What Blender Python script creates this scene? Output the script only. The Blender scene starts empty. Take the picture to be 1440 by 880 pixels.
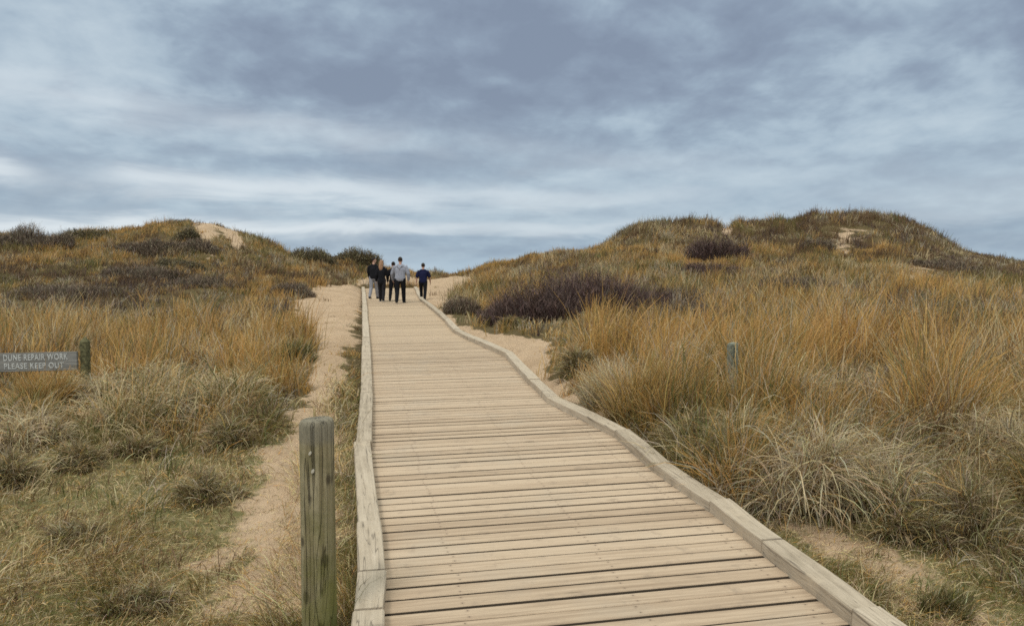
import bpy, bmesh, math, random
import numpy as np
from mathutils import Vector, Matrix

rng = np.random.default_rng(11)
random.seed(11)
S = bpy.context.scene
COL = S.collection
R = math.radians

# ------------------------------------------------------------------ camera
CAMZ, F, PITCH = 1.95, 1050.0, math.atan(55 / 1050.0)
ct, st = math.cos(PITCH), math.sin(PITCH)

def project(x, y, z):
    dz = z - CAMZ
    dep = np.maximum(y * ct - dz * st, 0.05)
    v = y * st + dz * ct
    return 720 + F * x / dep, 440 - F * v / dep

def slope_of(py):                      # dz/dy of the sight line through photo row py
    t = (440 - py) / F
    return (t * ct - st) / (ct + t * st)

def xscale(px, py):                    # dx/dy of the sight line
    t = (440 - py) / F
    k = slope_of(py)
    return (px - 720) / F * (ct - k * st)

# ------------------------------------------------------------------ noise
def _h(ix, iy, s):
    h = (ix * 374761393 + iy * 668265263 + s * 1442695041) & 0xffffffff
    h = ((h ^ (h >> 13)) * 1274126177) & 0xffffffff
    return (h ^ (h >> 16)) / 4294967295.0

def vnoise(x, y, s=0):
    x = np.asarray(x, float); y = np.asarray(y, float)
    ix = np.floor(x).astype(np.int64); iy = np.floor(y).astype(np.int64)
    fx = x - ix; fy = y - iy
    fx = fx * fx * (3 - 2 * fx); fy = fy * fy * (3 - 2 * fy)
    a = _h(ix, iy, s) * (1 - fx) + _h(ix + 1, iy, s) * fx
    b = _h(ix, iy + 1, s) * (1 - fx) + _h(ix + 1, iy + 1, s) * fx
    return a * (1 - fy) + b * fy

def fbm(x, y, s=0, o=3):
    r = 0; a = .5; n = 0
    for k in range(o):
        r = r + a * vnoise(x * 2 ** k + 17 * k, y * 2 ** k - 9 * k, s + k); n += a; a *= .5
    return r / n

def sm(a, b, x):
    t = np.clip((x - a) / (b - a), 0, 1)
    return t * t * (3 - 2 * t)

# ------------------------------------------------------------------ boardwalk plan
SLOPE = 0.03
def zdeck(y):
    y = np.asarray(y, float)
    return SLOPE * np.minimum(y, 40) + 0.010 * np.sin(y * .9) * sm(3, 9, y)

def to_deck(px, py):
    k = slope_of(py)
    y = CAMZ / (SLOPE - k)
    return y, xscale(px, py) * y

LP = [(547, 876), (549, 820), (541, 749), (524.5, 632), (525, 560), (520.5, 480), (516, 430), (514, 412), (513, 405)]
RP = [(1195, 880), (1068, 778), (997, 719), (918, 664), (864, 616), (768, 567), (744, 541), (710, 502), (657, 479),
      (638, 468), (625, 453), (600, 430), (590, 423), (585, 412), (582, 405)]
LL = [to_deck(*p) for p in LP]; RR = [to_deck(*p) for p in RP]
LL = [(-2.2, .34), (1.2, -.22)] + LL
RR = [(-2.2, 2.84), (1.2, 2.22)] + RR
LY = np.array([p[0] for p in LL]); LX = np.array([p[1] for p in LL])
RY = np.array([p[0] for p in RR]); RX = np.array([p[1] for p in RR])
DECK_END = 39.6
def xl(y): return np.interp(y, LY, LX)
def xr(y): return np.interp(y, RY, RX)

# ------------------------------------------------------------------ terrain
YR = [3.5, 5, 7, 9, 12, 16, 20, 25, 30, 36, 42, 48, 54, 62, 80]
TAB = {
 -400: [940, 765, 648, 585, 530, 488, 460, 428, 398, 360, 336, 330, 338, 352, 372],
 0:    [940, 765, 648, 585, 530, 488, 460, 430, 402, 366, 342, 333, 345, 358, 374],
 60:   [940, 765, 648, 585, 530, 488, 460, 431, 404, 370, 348, 340, 346, 358, 374],
 110:  [940, 765, 648, 585, 530, 488, 460, 432, 405, 371, 346, 329, 336, 352, 374],
 160:  [940, 765, 648, 585, 530, 488, 460, 432, 406, 372, 346, 328, 332, 350, 374],
 200:  [940, 765, 648, 585, 530, 488, 460, 433, 408, 376, 347, 322, 320, 336, 372],
 240:  [940, 765, 648, 585, 530, 488, 460, 433, 409, 378, 348, 319, 312, 330, 372],
 300:  [940, 765, 648, 585, 530, 488, 460, 434, 410, 380, 348, 320, 310, 328, 372],
 340:  [940, 765, 648, 584, 528, 486, 460, 436, 414, 386, 357, 332, 324, 342, 374],
 380:  [938, 763, 646, 582, 525, 482, 457, 435, 416, 390, 366, 347, 344, 356, 376],
 410:  [938, 763, 646, 582, 525, 482, 457, 435, 417, 395, 377, 363, 362, 370, 378],
 460:  [938, 763, 646, 581, 524, 481, 456, 435, 420, 401, 384, 370, 367, 374, 380],
 520:  [938, 763, 646, 581, 524, 481, 456, 435, 422, 408, 395, 382, 374, 378, 382],
 560:  [938, 763, 646, 581, 524, 481, 456, 435, 422, 409, 399, 389, 383, 384, 386],
 600:  [938, 763, 646, 581, 524, 481, 456, 435, 422, 410, 402, 394, 389, 389, 390],
 660:  [938, 763, 646, 581, 524, 481, 456, 434, 419, 405, 395, 387, 384, 387, 389],
 700:  [938, 763, 645, 580, 522, 478, 453, 430, 413, 397, 384, 376, 374, 380, 386],
 760:  [938, 763, 644, 578, 520, 474, 447, 423, 405, 386, 371, 362, 361, 370, 380],
 835:  [938, 763, 642, 574, 514, 467, 440, 416, 399, 380, 363, 355, 356, 366, 378],
 860:  [938, 763, 642, 573, 512, 465, 438, 414, 397, 377, 358, 342, 341, 355, 377],
 895:  [938, 763, 640, 570, 508, 462, 435, 411, 393, 374, 352, 322, 314, 340, 375],
 920:  [938, 763, 640, 570, 508, 462, 435, 411, 393, 373, 350, 320, 312, 340, 375],
 1000: [938, 763, 638, 566, 504, 459, 432, 408, 390, 369, 348, 322, 313, 335, 372],
 1020: [938, 763, 638, 566, 504, 459, 432, 408, 390, 369, 348, 326, 321, 340, 372],
 1040: [938, 763, 638, 566, 504, 459, 432, 408, 390, 369, 348, 322, 313, 335, 372],
 1100: [938, 763, 636, 564, 502, 458, 431, 407, 389, 368, 348, 318, 309, 330, 372],
 1160: [938, 763, 636, 564, 502, 458, 431, 407, 389, 368, 347, 314, 300, 328, 372],
 1230: [938, 763, 636, 564, 502, 458, 431, 407, 389, 368, 347, 314, 300, 328, 372],
 1270: [938, 763, 636, 565, 503, 459, 432, 408, 390, 369, 349, 320, 308, 332, 373],
 1305: [938, 763, 636, 565, 503, 459, 432, 408, 391, 371, 353, 332, 325, 342, 373],
 1345: [938, 763, 636, 565, 503, 459, 433, 410, 394, 376, 363, 356, 355, 362, 374],
 1440: [938, 763, 636, 566, 505, 461, 436, 415, 401, 387, 379, 376, 375, 377, 380],
 1840: [938, 763, 636, 566, 507, 463, 438, 418, 404, 392, 385, 383, 383, 384, 386],
}
_cols = np.array(sorted(TAB)); _cu = (_cols - 720) / F
_lY = np.log(np.array(YR))
_T = np.array([[YR[j] * slope_of(TAB[c][j]) + CAMZ for j in range(len(YR))] for c in sorted(TAB)])
NU, NV = 420, 300
_gu = np.linspace(_cu[0], _cu[-1], NU); _gv = np.linspace(_lY[0], _lY[-1], NV)
_A = np.array([np.interp(_gv, _lY, _T[i]) for i in range(len(_cols))])
_G = np.array([np.interp(_gu, _cu, _A[:, j]) for j in range(NV)]).T
def _blur(a, r, ax):
    p = np.pad(a, [(r, r) if k == ax else (0, 0) for k in (0, 1)], mode='edge')
    return sum(np.roll(p, k, ax) for k in range(-r, r + 1)).take(range(r, r + a.shape[ax]), ax) / (2 * r + 1)
_G = _blur(_blur(_G, 2, 0), 4, 1)

def table_z(x, y):
    yy = np.clip(y, YR[0], YR[-1])
    u = np.clip((x / np.maximum(y, 3.5) - _gu[0]) / (_gu[1] - _gu[0]), 0, NU - 1.001)
    v = np.clip((np.log(yy) - _gv[0]) / (_gv[1] - _gv[0]), 0, NV - 1.001)
    i = u.astype(int); j = v.astype(int); fu = u - i; fv = v - j
    z = (_G[i, j] * (1 - fu) + _G[i + 1, j] * fu) * (1 - fv) + (_G[i, j + 1] * (1 - fu) + _G[i + 1, j + 1] * fu) * fv
    z = np.where(y < 3.5, z + SLOPE * (y - 3.5), z)
    far = sm(80, 140, y)
    return z * (1 - far) + (-1.5) * far

def deck_dist(x, y):
    """metres outside the boardwalk footprint (0 on it)"""
    d = np.maximum(np.maximum(xl(y) - x, x - xr(y)), 0)
    d = np.hypot(d, np.maximum(y - DECK_END, 0))
    return np.where(y < -2.2, np.hypot(d, -2.2 - y), d)

def rough_z(x, y):
    x = np.asarray(x, float); y = np.asarray(y, float)
    z = table_z(x, y)
    dd = deck_dist(x, y)
    drop = np.interp(y, [0, 14, 20, 40], [.17, .14, .125, .11]) + .2 * (1 - sm(0, .06, dd)) * (y < DECK_END)
    k = sm(.12, .75, dd)
    k2 = sm(.18, .5, dd) * sm(14, 24, y) * .10           # wind-blown sand banked against the kerb further up
    return (zdeck(np.maximum(y, -3)) - drop + k2) * (1 - k) + (z - .05) * k

def unproject(px, py):
    k = slope_of(py); m = xscale(px, py)
    ys = np.concatenate([np.linspace(2, 20, 900), np.linspace(20.05, 75, 1100)])
    hit = rough_z(m * ys, ys) >= CAMZ + k * ys
    i = int(np.argmax(hit)) if hit.any() else len(ys) - 1
    return float(m * ys[i]), float(ys[i])

def gpoly(pts):
    return np.array([unproject(*p) for p in pts])

def sdf(x, y, P):
    x = np.asarray(x, float); y = np.asarray(y, float)
    d = np.full(x.shape, 1e9); ins = np.zeros(x.shape, bool)
    n = len(P)
    for i in range(n):
        ax, ay = P[i]; bx, by = P[(i + 1) % n]
        ex, ey = bx - ax, by - ay
        L = ex * ex + ey * ey + 1e-12
        t = np.clip(((x - ax) * ex + (y - ay) * ey) / L, 0, 1)
        d = np.minimum(d, np.hypot(x - ax - t * ex, y - ay - t * ey))
        if abs(ey) > 1e-12:
            c = ((ay > y) != (by > y)) & (x < ex * (y - ay) / ey + ax)
            ins ^= c
    return np.where(ins, d, -d)

SAND = [(gpoly(p), s, k) for p, s, k in [
    # sandy track on the left of the boardwalk
    ([(508, 402), (440, 404), (412, 425), (412, 442), (438, 480), (446, 520), (420, 560), (404, 600), (378, 640), (358, 690),
      (318, 740), (298, 800), (262, 879), (440, 879), (446, 800), (452, 740), (470, 640), (480, 560), (492, 500), (506, 440), (512, 425)], .42, .92),
    # sand right of the boardwalk
    ([(584, 404), (600, 396), (640, 388), (662, 388), (664, 398), (640, 410), (622, 432), (640, 455), (690, 470), (742, 475), (778, 486),
      (775, 505), (765, 520), (800, 545), (850, 575), (862, 590), (850, 600), (770, 560), (745, 535), (712, 498), (660, 476), (630, 455), (600, 428)], .3, 1.0),
    ([(1130, 745), (1175, 752), (1260, 790), (1320, 830), (1400, 879), (1230, 879), (1180, 820)], .45, .62),
    # blow-outs on the left dune
    ([(270, 311), (302, 312), (308, 330), (298, 346), (284, 342), (276, 325)], .6, 1.0),
    ([(308, 315), (328, 322), (340, 336), (350, 350), (330, 353), (322, 338), (314, 330)], .5, 1.0),
    ([(284, 352), (306, 354), (308, 364), (292, 366)], .5, .8),
    # bare sand on the right dune
    ([(1178, 322), (1212, 324), (1200, 338), (1192, 352), (1180, 360), (1172, 338)], 1.7, .8),
    ([(1225, 368), (1300, 372), (1350, 384), (1345, 394), (1290, 394), (1240, 386)], 2.4, .55),
    ([(1012, 319), (1026, 319), (1030, 330), (1016, 330)], .3, .9),
    ([(500, 400), (620, 398), (626, 390), (560, 388), (505, 392)], .3, 1.0),
]]

def sandmask(x, y):
    m = np.zeros(np.shape(x))
    n = fbm(np.asarray(x) * 2.3, np.asarray(y) * 2.3, 40, 5) - .5
    for P, s, k in SAND:
        v = sdf(x, y, P) + n * s * 2.0
        m = np.maximum(m, k * sm(-s * .6, s * .6, v))
    return m

def height(x, y, sand=None):
    x = np.asarray(x, float); y = np.asarray(y, float)
    z = rough_z(x, y)
    dd = deck_dist(x, y)
    s = sandmask(x, y) if sand is None else sand
    hum = (fbm(x * .55, y * .55, 3, 3) - .5) * .38 + (fbm(x * 1.7, y * 1.7, 5, 2) - .5) * .12
    amp = sm(.3, 1.6, dd) * (1 - s * .8) * np.interp(y, [3, 7, 14, 34, 46, 60], [.35, .7, 1, 1.2, 2.1, 2.1])
    z = z + hum * amp
    z = z + ((fbm(x * 2.6, y * 3.2, 9, 2) - .5) * .12 + (np.abs(fbm(x * 5.5, y * 6.5, 12, 2) - .5) - .12) * .16) * s * sm(.08, .5, dd)
    return z

# ------------------------------------------------------------------ node helpers
def new_mat(name):
    m = bpy.data.materials.new(name); m.use_nodes = True
    nt = m.node_tree; nt.nodes.clear()
    out = nt.nodes.new('ShaderNodeOutputMaterial')
    return m, nt, out

class N:
    def __init__(s, nt): s.nt = nt
    def __call__(s, typ, **kw):
        n = s.nt.nodes.new('ShaderNode' + typ)
        ins = kw.pop('ins', {})
        for k, v in kw.items(): setattr(n, k, v)
        for k, v in ins.items():
            if hasattr(v, 'is_output'): s.nt.links.new(v, n.inputs[k])
            else: n.inputs[k].default_value = v
        return n
    def mix(s, fac, a, b, mode='MIX'):
        n = s.nt.nodes.new('ShaderNodeMix'); n.data_type = 'RGBA'; n.blend_type = mode
        for k, v in ((0, fac), (6, a), (7, b)):
            if hasattr(v, 'is_output'): s.nt.links.new(v, n.inputs[k])
            else: n.inputs[k].default_value = (*v, 1) if isinstance(v, tuple) and len(v) == 3 else v
        return n.outputs[2]
    def math(s, op, a, b=0.0, c=0.0, clamp=False):
        n = s.nt.nodes.new('ShaderNodeMath'); n.operation = op; n.use_clamp = clamp
        for i, v in enumerate((a, b, c)):
            if hasattr(v, 'is_output'): s.nt.links.new(v, n.inputs[i])
            else: n.inputs[i].default_value = v
        return n.outputs[0]
    def ramp(s, fac, stops, interp='LINEAR'):
        n = s.nt.nodes.new('ShaderNodeValToRGB'); n.color_ramp.interpolation = interp
        e = n.color_ramp.elements
        while len(e) < len(stops): e.new(.5)
        for q, (p, c) in zip(e, stops):
            q.position = p; q.color = (*c, 1) if not isinstance(c, float) else (c, c, c, 1)
        s.nt.links.new(fac, n.inputs[0])
        return n.outputs[0]
    def mrange(s, v, a, b, c=0., d=1., smooth=True):
        n = s.nt.nodes.new('ShaderNodeMapRange'); n.interpolation_type = 'SMOOTHSTEP' if smooth else 'LINEAR'
        n.clamp = True
        s.nt.links.new(v, n.inputs[0])
        for i, q in enumerate((a, b, c, d)): n.inputs[i + 1].default_value = q
        return n.outputs[0]
    def noise(s, vec, scale, detail=4, rough=.55, dist=0., out=0, dims='3D'):
        n = s.nt.nodes.new('ShaderNodeTexNoise'); n.noise_dimensions = dims
        if vec is not None: s.nt.links.new(vec, n.inputs['Vector'])
        n.inputs['Scale'].default_value = scale; n.inputs['Detail'].default_value = detail
        n.inputs['Roughness'].default_value = rough; n.inputs['Distortion'].default_value = dist
        return n.outputs[out]
    def mapping(s, vec, scale=(1, 1, 1), rot=(0, 0, 0), loc=(0, 0, 0)):
        n = s.nt.nodes.new('ShaderNodeMapping'); s.nt.links.new(vec, n.inputs[0])
        n.inputs['Scale'].default_value = scale; n.inputs['Rotation'].default_value = rot; n.inputs['Location'].default_value = loc
        return n.outputs[0]
    def bump(s, h, strength=.4, dist=.01):
        n = s.nt.nodes.new('ShaderNodeBump'); s.nt.links.new(h, n.inputs['Height'])
        n.inputs['Strength'].default_value = strength; n.inputs['Distance'].default_value = dist
        return n.outputs[0]
    def attr(s, name, out='Color'):
        n = s.nt.nodes.new('ShaderNodeAttribute'); n.attribute_name = name
        return n.outputs[out]
    def bsdf(s, out, col, rough=.8, normal=None, spec=.25):
        n = s.nt.nodes.new('ShaderNodeBsdfPrincipled')
        for k, v in (('Base Color', col), ('Roughness', rough), ('Normal', normal), ('Specular IOR Level', spec)):
            if v is None: continue
            if hasattr(v, 'is_output'): s.nt.links.new(v, n.inputs[k])
            else: n.inputs[k].default_value = (*v, 1) if isinstance(v, tuple) else v
        s.nt.links.new(n.outputs[0], out.inputs[0])
        return n

# ------------------------------------------------------------------ materials
def mat_ground():
    m, nt, out = new_mat('dune_ground'); n = N(nt)
    geo = n('NewGeometry').outputs['Position']
    sand = n.attr('sand', 'Fac'); turf = n.attr('turf', 'Fac')
    n1 = n.noise(geo, 1.1, 5, .6); n2 = n.noise(geo, 9, 5, .65); n3 = n.noise(geo, 60, 3, .7)
    sandc = n.mix(n.mrange(n1, .35, .65), (.41, .29, .18), (.49, .355, .228))
    sandc = n.mix(n.mrange(n2, .45, .75, 0, .55), sandc, (.36, .25, .155))
    sandc = n.mix(n.mrange(n3, .52, .8, 0, .5), sandc, (.30, .21, .13))
    turfc = n.ramp(n2, [(.25, (.085, .07, .035)), (.45, (.17, .15, .062)), (.6, (.26, .21, .10)), (.78, (.38, .30, .175))])
    turfg = n.mix(n.mrange(n1, .45, .7, 0, .4), turfc, (.105, .115, .045))
    thatch = n.ramp(n3, [(.3, (.055, .040, .020)), (.55, (.125, .092, .040)), (.75, (.22, .165, .08))])
    soil = n.mix(turf, thatch, turfg)
    brk = n.math('ADD', sand, n.math('MULTIPLY', n.math('SUBTRACT', n2, .5), .9))
    col = n.mix(n.mrange(brk, .32, .62), soil, sandc)
    h = n.math('ADD', n.math('MULTIPLY', n.noise(geo, 5, 4, .6), 1.6), n.math('ADD', n2, n.math('MULTIPLY', n3, .35)))
    n.bsdf(out, col, .95, n.bump(h, .85, .05), .1)
    return m

def mat_blade(name='marram_blade', trans=.30):
    m, nt, out = new_mat(name); n = N(nt)
    c = n.attr('col')
    p = n('BsdfPrincipled', ins={'Base Color': c, 'Roughness': .6, 'Specular IOR Level': .25})
    t = n('BsdfTranslucent', ins={'Color': c})
    mx = n('MixShader', ins={0: trans, 1: p.outputs[0], 2: t.outputs[0]})
    nt.links.new(mx.outputs[0], out.inputs[0])
    return m

def mat_deck():
    m, nt, out = new_mat('sand_dusted_planks'); n = N(nt)
    uv = n('UVMap', uv_map='UVMap').outputs[0]
    geo = n('NewGeometry').outputs['Position']
    tone = n.attr('tone', 'Fac'); drift = n.attr('drift', 'Fac')
    g1 = n.noise(n.mapping(uv, (1.1, 26, 1)), 1, 6, .68, .5)
    g2 = n.noise(n.mapping(uv, (5, 150, 1)), 1, 3, .6)
    base = n.ramp(n.math('ADD', n.math('MULTIPLY', tone, .20), n.math('MULTIPLY', g1, .8)),
                  [(.22, (.28, .20, .13)), (.43, (.41, .305, .205)), (.52, (.475, .36, .245)), (.75, (.54, .42, .295))])
    base = n.mix(n.mrange(g2, .55, .72, 0, .5), base, (.25, .185, .125))
    knot = n('TexVoronoi', feature='F1', ins={'Vector': n.mapping(uv, (1.2, 7.2, 1)), 'Scale': 1.0}).outputs['Distance']
    base = n.mix(n.mrange(knot, .035, .085, .75, 0), base, (.20, .145, .09))
    wear = n.noise(geo, 1.4, 5, .62)
    base = n.mix(n.mrange(wear, .5, .72, 0, .35), base, (.40, .34, .26))
    dirt = n.noise(geo, 6.5, 6, .7)
    base = n.mix(n.mrange(dirt, .54, .7, 0, .5), base, (.27, .205, .145))
    base = n.mix(n.mrange(n.noise(geo, 130, 2, .6), .58, .74, 0, .35), base, (.22, .165, .115))
    al_ = n.attr('along', 'Fac'); ac_ = n.math('SUBTRACT', n.math('ABSOLUTE', n.attr('across', 'Fac')), .037)
    for fx in (0.0, .95, 1.86):
        da = n.math('SUBTRACT', al_, fx)
        r2 = n.math('SQRT', n.math('ADD', n.math('MULTIPLY', da, da), n.math('MULTIPLY', ac_, ac_)))
        base = n.mix(n.mrange(r2, .004, .022, .35, 0), base, (.22, .15, .10))
        base = n.mix(n.mrange(r2, .0035, .0055, .9, 0), base, (.07, .055, .045))
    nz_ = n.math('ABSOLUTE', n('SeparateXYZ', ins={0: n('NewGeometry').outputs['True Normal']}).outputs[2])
    s2 = n.noise(geo, 3.2, 6, .68)
    sf = n.mrange(n.math('ADD', drift, n.math('MULTIPLY', n.math('SUBTRACT', s2, .5), 1.3)), .25, .85)
    col = n.mix(n.math('MULTIPLY', sf, .9), base, n.mix(n.noise(geo, 90, 2), (.42, .315, .205), (.52, .395, .265)))
    col = n.mix(n.mrange(nz_, .35, .6, 1, 0), col, (.085, .065, .045))       # grimy plank sides, with the shade of the gaps painted into their colour
    h = n.math('ADD', n.math('MULTIPLY', g1, .6), n.math('MULTIPLY', g2, .6))
    n.bsdf(out, col, .88, n.bump(h, .35, .006), .15)
    return m

def mat_kerb():
    m, nt, out = new_mat('weathered_kerb_timber'); n = N(nt)
    uv = n('UVMap', uv_map='UVMap').outputs[0]
    geo = n('NewGeometry').outputs['Position']
    tone = n.attr('tone', 'Fac')
    g1 = n.noise(n.mapping(uv, (2, 30, 1)), 1, 5, .62, .6)
    g2 = n.noise(n.mapping(uv, (7, 120, 1)), 1, 3, .6)
    bl = n.noise(geo, 5, 5, .65)
    c = n.ramp(n.math('ADD', n.math('MULTIPLY', g1, .55), n.math('ADD', n.math('MULTIPLY', bl, .3), n.math('MULTIPLY', tone, .16))),
               [(.25, (.22, .175, .12)), (.48, (.42, .345, .25)), (.8, (.58, .49, .37))])
    c = n.mix(n.mrange(g2, .6, .76, 0, .6), c, (.13, .105, .08))
    ck = n.noise(n.mapping(uv, (.55, 16, 1)), 1, 2, .5, .9)          # long drying checks
    c = n.mix(n.mrange(n.math('ABSOLUTE', n.math('SUBTRACT', ck, .5)), .0, .012, .7, 0), c, (.10, .08, .06))
    cut = n.noise(n.mapping(uv, (9, 1.3, 1)), 1, 2, .5, .3)          # saw marks across
    c = n.mix(n.mrange(cut, .66, .72, 0, .35), c, (.16, .13, .10))
    dr = n.noise(geo, 2.6, 5, .65)
    c = n.mix(n.mrange(dr, .52, .68, 0, .55), c, (.50, .405, .285))
    sp = n.noise(geo, 45, 3, .7)
    c = n.mix(n.mrange(sp, .62, .75, 0, .5), c, (.12, .10, .075))
    n.bsdf(out, c, .88, n.bump(n.math('ADD', g1, n.math('ADD', g2, bl)), .5, .008), .15)
    return m

def mat_post():
    m, nt, out = new_mat('weathered_round_post'); n = N(nt)
    ob = n('TexCoord').outputs['Object']
    g1 = n.noise(n.mapping(ob, (24, 24, 1.6)), 1, 7, .66, .8)
    g2 = n.noise(n.mapping(ob, (85, 85, 3.0)), 1, 4, .6)
    bl = n.noise(ob, 7, 4, .6)
    c = n.ramp(g1, [(.25, (.185, .145, .078)), (.45, (.275, .225, .125)), (.56, (.335, .28, .165)), (.76, (.42, .36, .235))])
    c = n.mix(n.mrange(g2, .56, .70, 0, .5), c, (.075, .06, .038))
    c = n.mix(n.mrange(n.noise(ob, 4.5, 4, .65), .45, .66, 0, .5), c, (.15, .135, .06))
    ck = n.noise(n.mapping(ob, (11, 11, .8)), 1, 2, .5, 1.1)
    crack = n.mrange(n.math('ABSOLUTE', n.math('SUBTRACT', ck, .5)), .0, .016, 1, 0)
    c = n.mix(n.math('MULTIPLY', crack, .6), c, (.025, .018, .012))
    kn = n('TexVoronoi', feature='F1', ins={'Vector': n.mapping(ob, (7, 7, 4.2)), 'Scale': 1.0}).outputs['Distance']
    c = n.mix(n.mrange(kn, .10, .19, .8, 0), c, (.06, .045, .028))
    c = n.mix(n.mrange(n.noise(ob, 55, 3, .7), .6, .75, 0, .5), c, (.36, .33, .25))
    z = n('SeparateXYZ', ins={0: ob}).outputs
    # algae stain low on the path side of the post
    al = n.math('ADD', n.math('MULTIPLY', z[2], -1.15), n.math('ADD', n.math('MULTIPLY', bl, 1.5), n.math('MULTIPLY', z[0], 3.0)))
    c = n.mix(n.mrange(al, -.25, .85, 0, .85), c, n.mix(bl, (.105, .11, .022), (.20, .19, .04)))
    top = n.mrange(z[2], 1.11, 1.17)
    c = n.mix(n.math('MULTIPLY', top, .6), c, (.22, .20, .16))
    n.bsdf(out, c, .85, n.bump(n.math('SUBTRACT', n.math('ADD', g1, g2), n.math('MULTIPLY', crack, .8)), .9, .016), .2)
    return m

def mat_simple(name, col, rough=.8, var=.25, scale=20, bump=.2, spec=.2):
    m, nt, out = new_mat(name); n = N(nt)
    ob = n('TexCoord').outputs['Object']
    f = n.noise(ob, scale, 4, .6)
    lo = tuple(c * (1 - var) for c in col); hi = tuple(min(1, c * (1 + var)) for c in col)
    c = n.mix(n.mrange(f, .3, .7), lo, hi)
    n.bsdf(out, c, rough, n.bump(f, bump, .01), spec)
    return m

def mat_board():
    m, nt, out = new_mat('grey_sign_board'); n = N(nt)
    ob = n('TexCoord').outputs['Object']
    g = n.noise(n.mapping(ob, (3, 3, 70)), 1, 5, .6, .3)
    b = n.noise(n.mapping(ob, (4, 4, 7)), 1, 4, .6)
    c = n.ramp(g, [(.3, (.14, .13, .11)), (.55, (.235, .225, .20)), (.75, (.32, .305, .27))])
    x = n('SeparateXYZ', ins={0: ob}).outputs
    st_ = n.math('ADD', n.math('MULTIPLY', x[0], -1.1), n.math('ADD', b, n.math('MULTIPLY', x[2], -1.8)))
    c = n.mix(n.mrange(st_, .98, 1.2, 0, .85), c, (.085, .115, .095))
    n.bsdf(out, c, .8, n.bump(g, .4, .006), .2)
    return m

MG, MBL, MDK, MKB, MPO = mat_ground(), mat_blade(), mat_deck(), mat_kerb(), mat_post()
MTW = mat_blade('twig_bark', .0)
MBOARD = mat_board()
MLET = mat_simple('worn_white_paint', (.50, .50, .46), .8, .3, 45)
MSIGNPOST = mat_simple('mossy_sign_post', (.115, .105, .05), .9, .5, 22, .6)
MMARK = mat_simple('green_grey_marker_wood', (.20, .205, .155), .9, .35, 30, .5)
MNAIL = mat_simple('pale_lichen_staple', (.40, .36, .28), .7, .35, 60)

# ------------------------------------------------------------------ object helpers
def tag(o, label=None, cat=None, group=None, kind=None):
    if label: o['label'] = label
    if cat: o['category'] = cat
    if group: o['group'] = group
    if kind: o['kind'] = kind
    return o

def empty(name, loc=(0, 0, 0), rz=0):
    o = bpy.data.objects.new(name, None); COL.objects.link(o)
    o.location = loc; o.rotation_euler = (0, 0, rz); o.empty_display_size = .2
    return o

def link(name, me, mat=None, parent=None, smooth=False):
    o = bpy.data.objects.new(name, me); COL.objects.link(o)
    if mat: me.materials.append(mat)
    if parent: o.parent = parent
    if smooth:
        me.polygons.foreach_set('use_smooth', np.ones(len(me.polygons), bool))
    return o

def quads_mesh(name, V, Q, cols=None, attrs=None):
    me = bpy.data.meshes.new(name)
    me.vertices.add(len(V)); me.vertices.foreach_set('co', np.ascontiguousarray(V, np.float32).ravel())
    me.loops.add(Q.size); me.loops.foreach_set('vertex_index', np.ascontiguousarray(Q, np.int32).ravel())
    me.polygons.add(len(Q)); me.polygons.foreach_set('loop_start', np.arange(0, Q.size, 4, dtype=np.int32))
    me.update(calc_edges=True)
    if cols is not None:
        a = me.attributes.new('col', 'FLOAT_COLOR', 'POINT')
        c = np.ones((len(V), 4), np.float32); c[:, :3] = cols
        a.data.foreach_set('color', c.ravel())
    for k, v in (attrs or {}).items():
        a = me.attributes.new(k, 'FLOAT', 'POINT'); a.data.foreach_set('value', np.asarray(v, np.float32))
    return me

# ------------------------------------------------------------------ blades
class Blades:
    def __init__(s): s.V = []; s.Q = []; s.C = []; s.n = 0
    def add(s, P, L, az, p0, p1, w, cr, ctip, segs=3, pw=1.2):
        n = len(P)
        if n == 0: return
        t = np.linspace(0, 1, segs + 1)
        mid = (t[1:] + t[:-1]) / 2
        ph = p0[:, None] + (p1 - p0)[:, None] * mid[None] ** pw
        stp = (L / segs)[:, None]
        hz = np.concatenate([np.zeros((n, 1)), np.cumsum(np.sin(ph) * stp, 1)], 1)
        vz = np.concatenate([np.zeros((n, 1)), np.cumsum(np.cos(ph) * stp, 1)], 1)
        ca, sa = np.cos(az), np.sin(az)
        C = np.empty((n, segs + 1, 3))
        C[:, :, 0] = P[:, 0:1] + hz * ca[:, None]; C[:, :, 1] = P[:, 1:2] + hz * sa[:, None]; C[:, :, 2] = P[:, 2:3] + vz
        r = rng.uniform(-1.2, 1.2, n)
        pm = (p0 + p1) / 2
        W = np.stack([-sa * np.cos(r) + np.sin(r) * np.cos(pm) * ca, ca * np.cos(r) + np.sin(r) * np.cos(pm) * sa, -np.sin(r) * np.sin(pm)], 1)
        wt = (w[:, None] * .5) * (1 - .82 * t[None] ** 1.6)
        off = W[:, None, :] * wt[:, :, None]
        V = np.stack([C - off, C + off], 2).reshape(-1, 3)
        k = np.arange(segs)
        q = np.stack([2 * k, 2 * k + 1, 2 * k + 3, 2 * k + 2], 1)
        Q = (q[None] + (np.arange(n) * 2 * (segs + 1))[:, None, None] + s.n).reshape(-1, 4)
        cc = cr[:, None, :] + (ctip - cr)[:, None, :] * t[None, :, None]
        cc = np.repeat(cc[:, :, None, :], 2, 2).reshape(-1, 3)
        s.V.append(V); s.Q.append(Q); s.C.append(cc); s.n += len(V)
    def build(s, name, mat, parent=None, origin=None):
        V = np.concatenate(s.V)
        if origin is not None: V = V - np.array(origin)
        me = quads_mesh(name, V, np.concatenate(s.Q), np.concatenate(s.C))
        o = link(name, me, mat, parent)
        if origin is not None: o.location = origin
        return o

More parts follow.
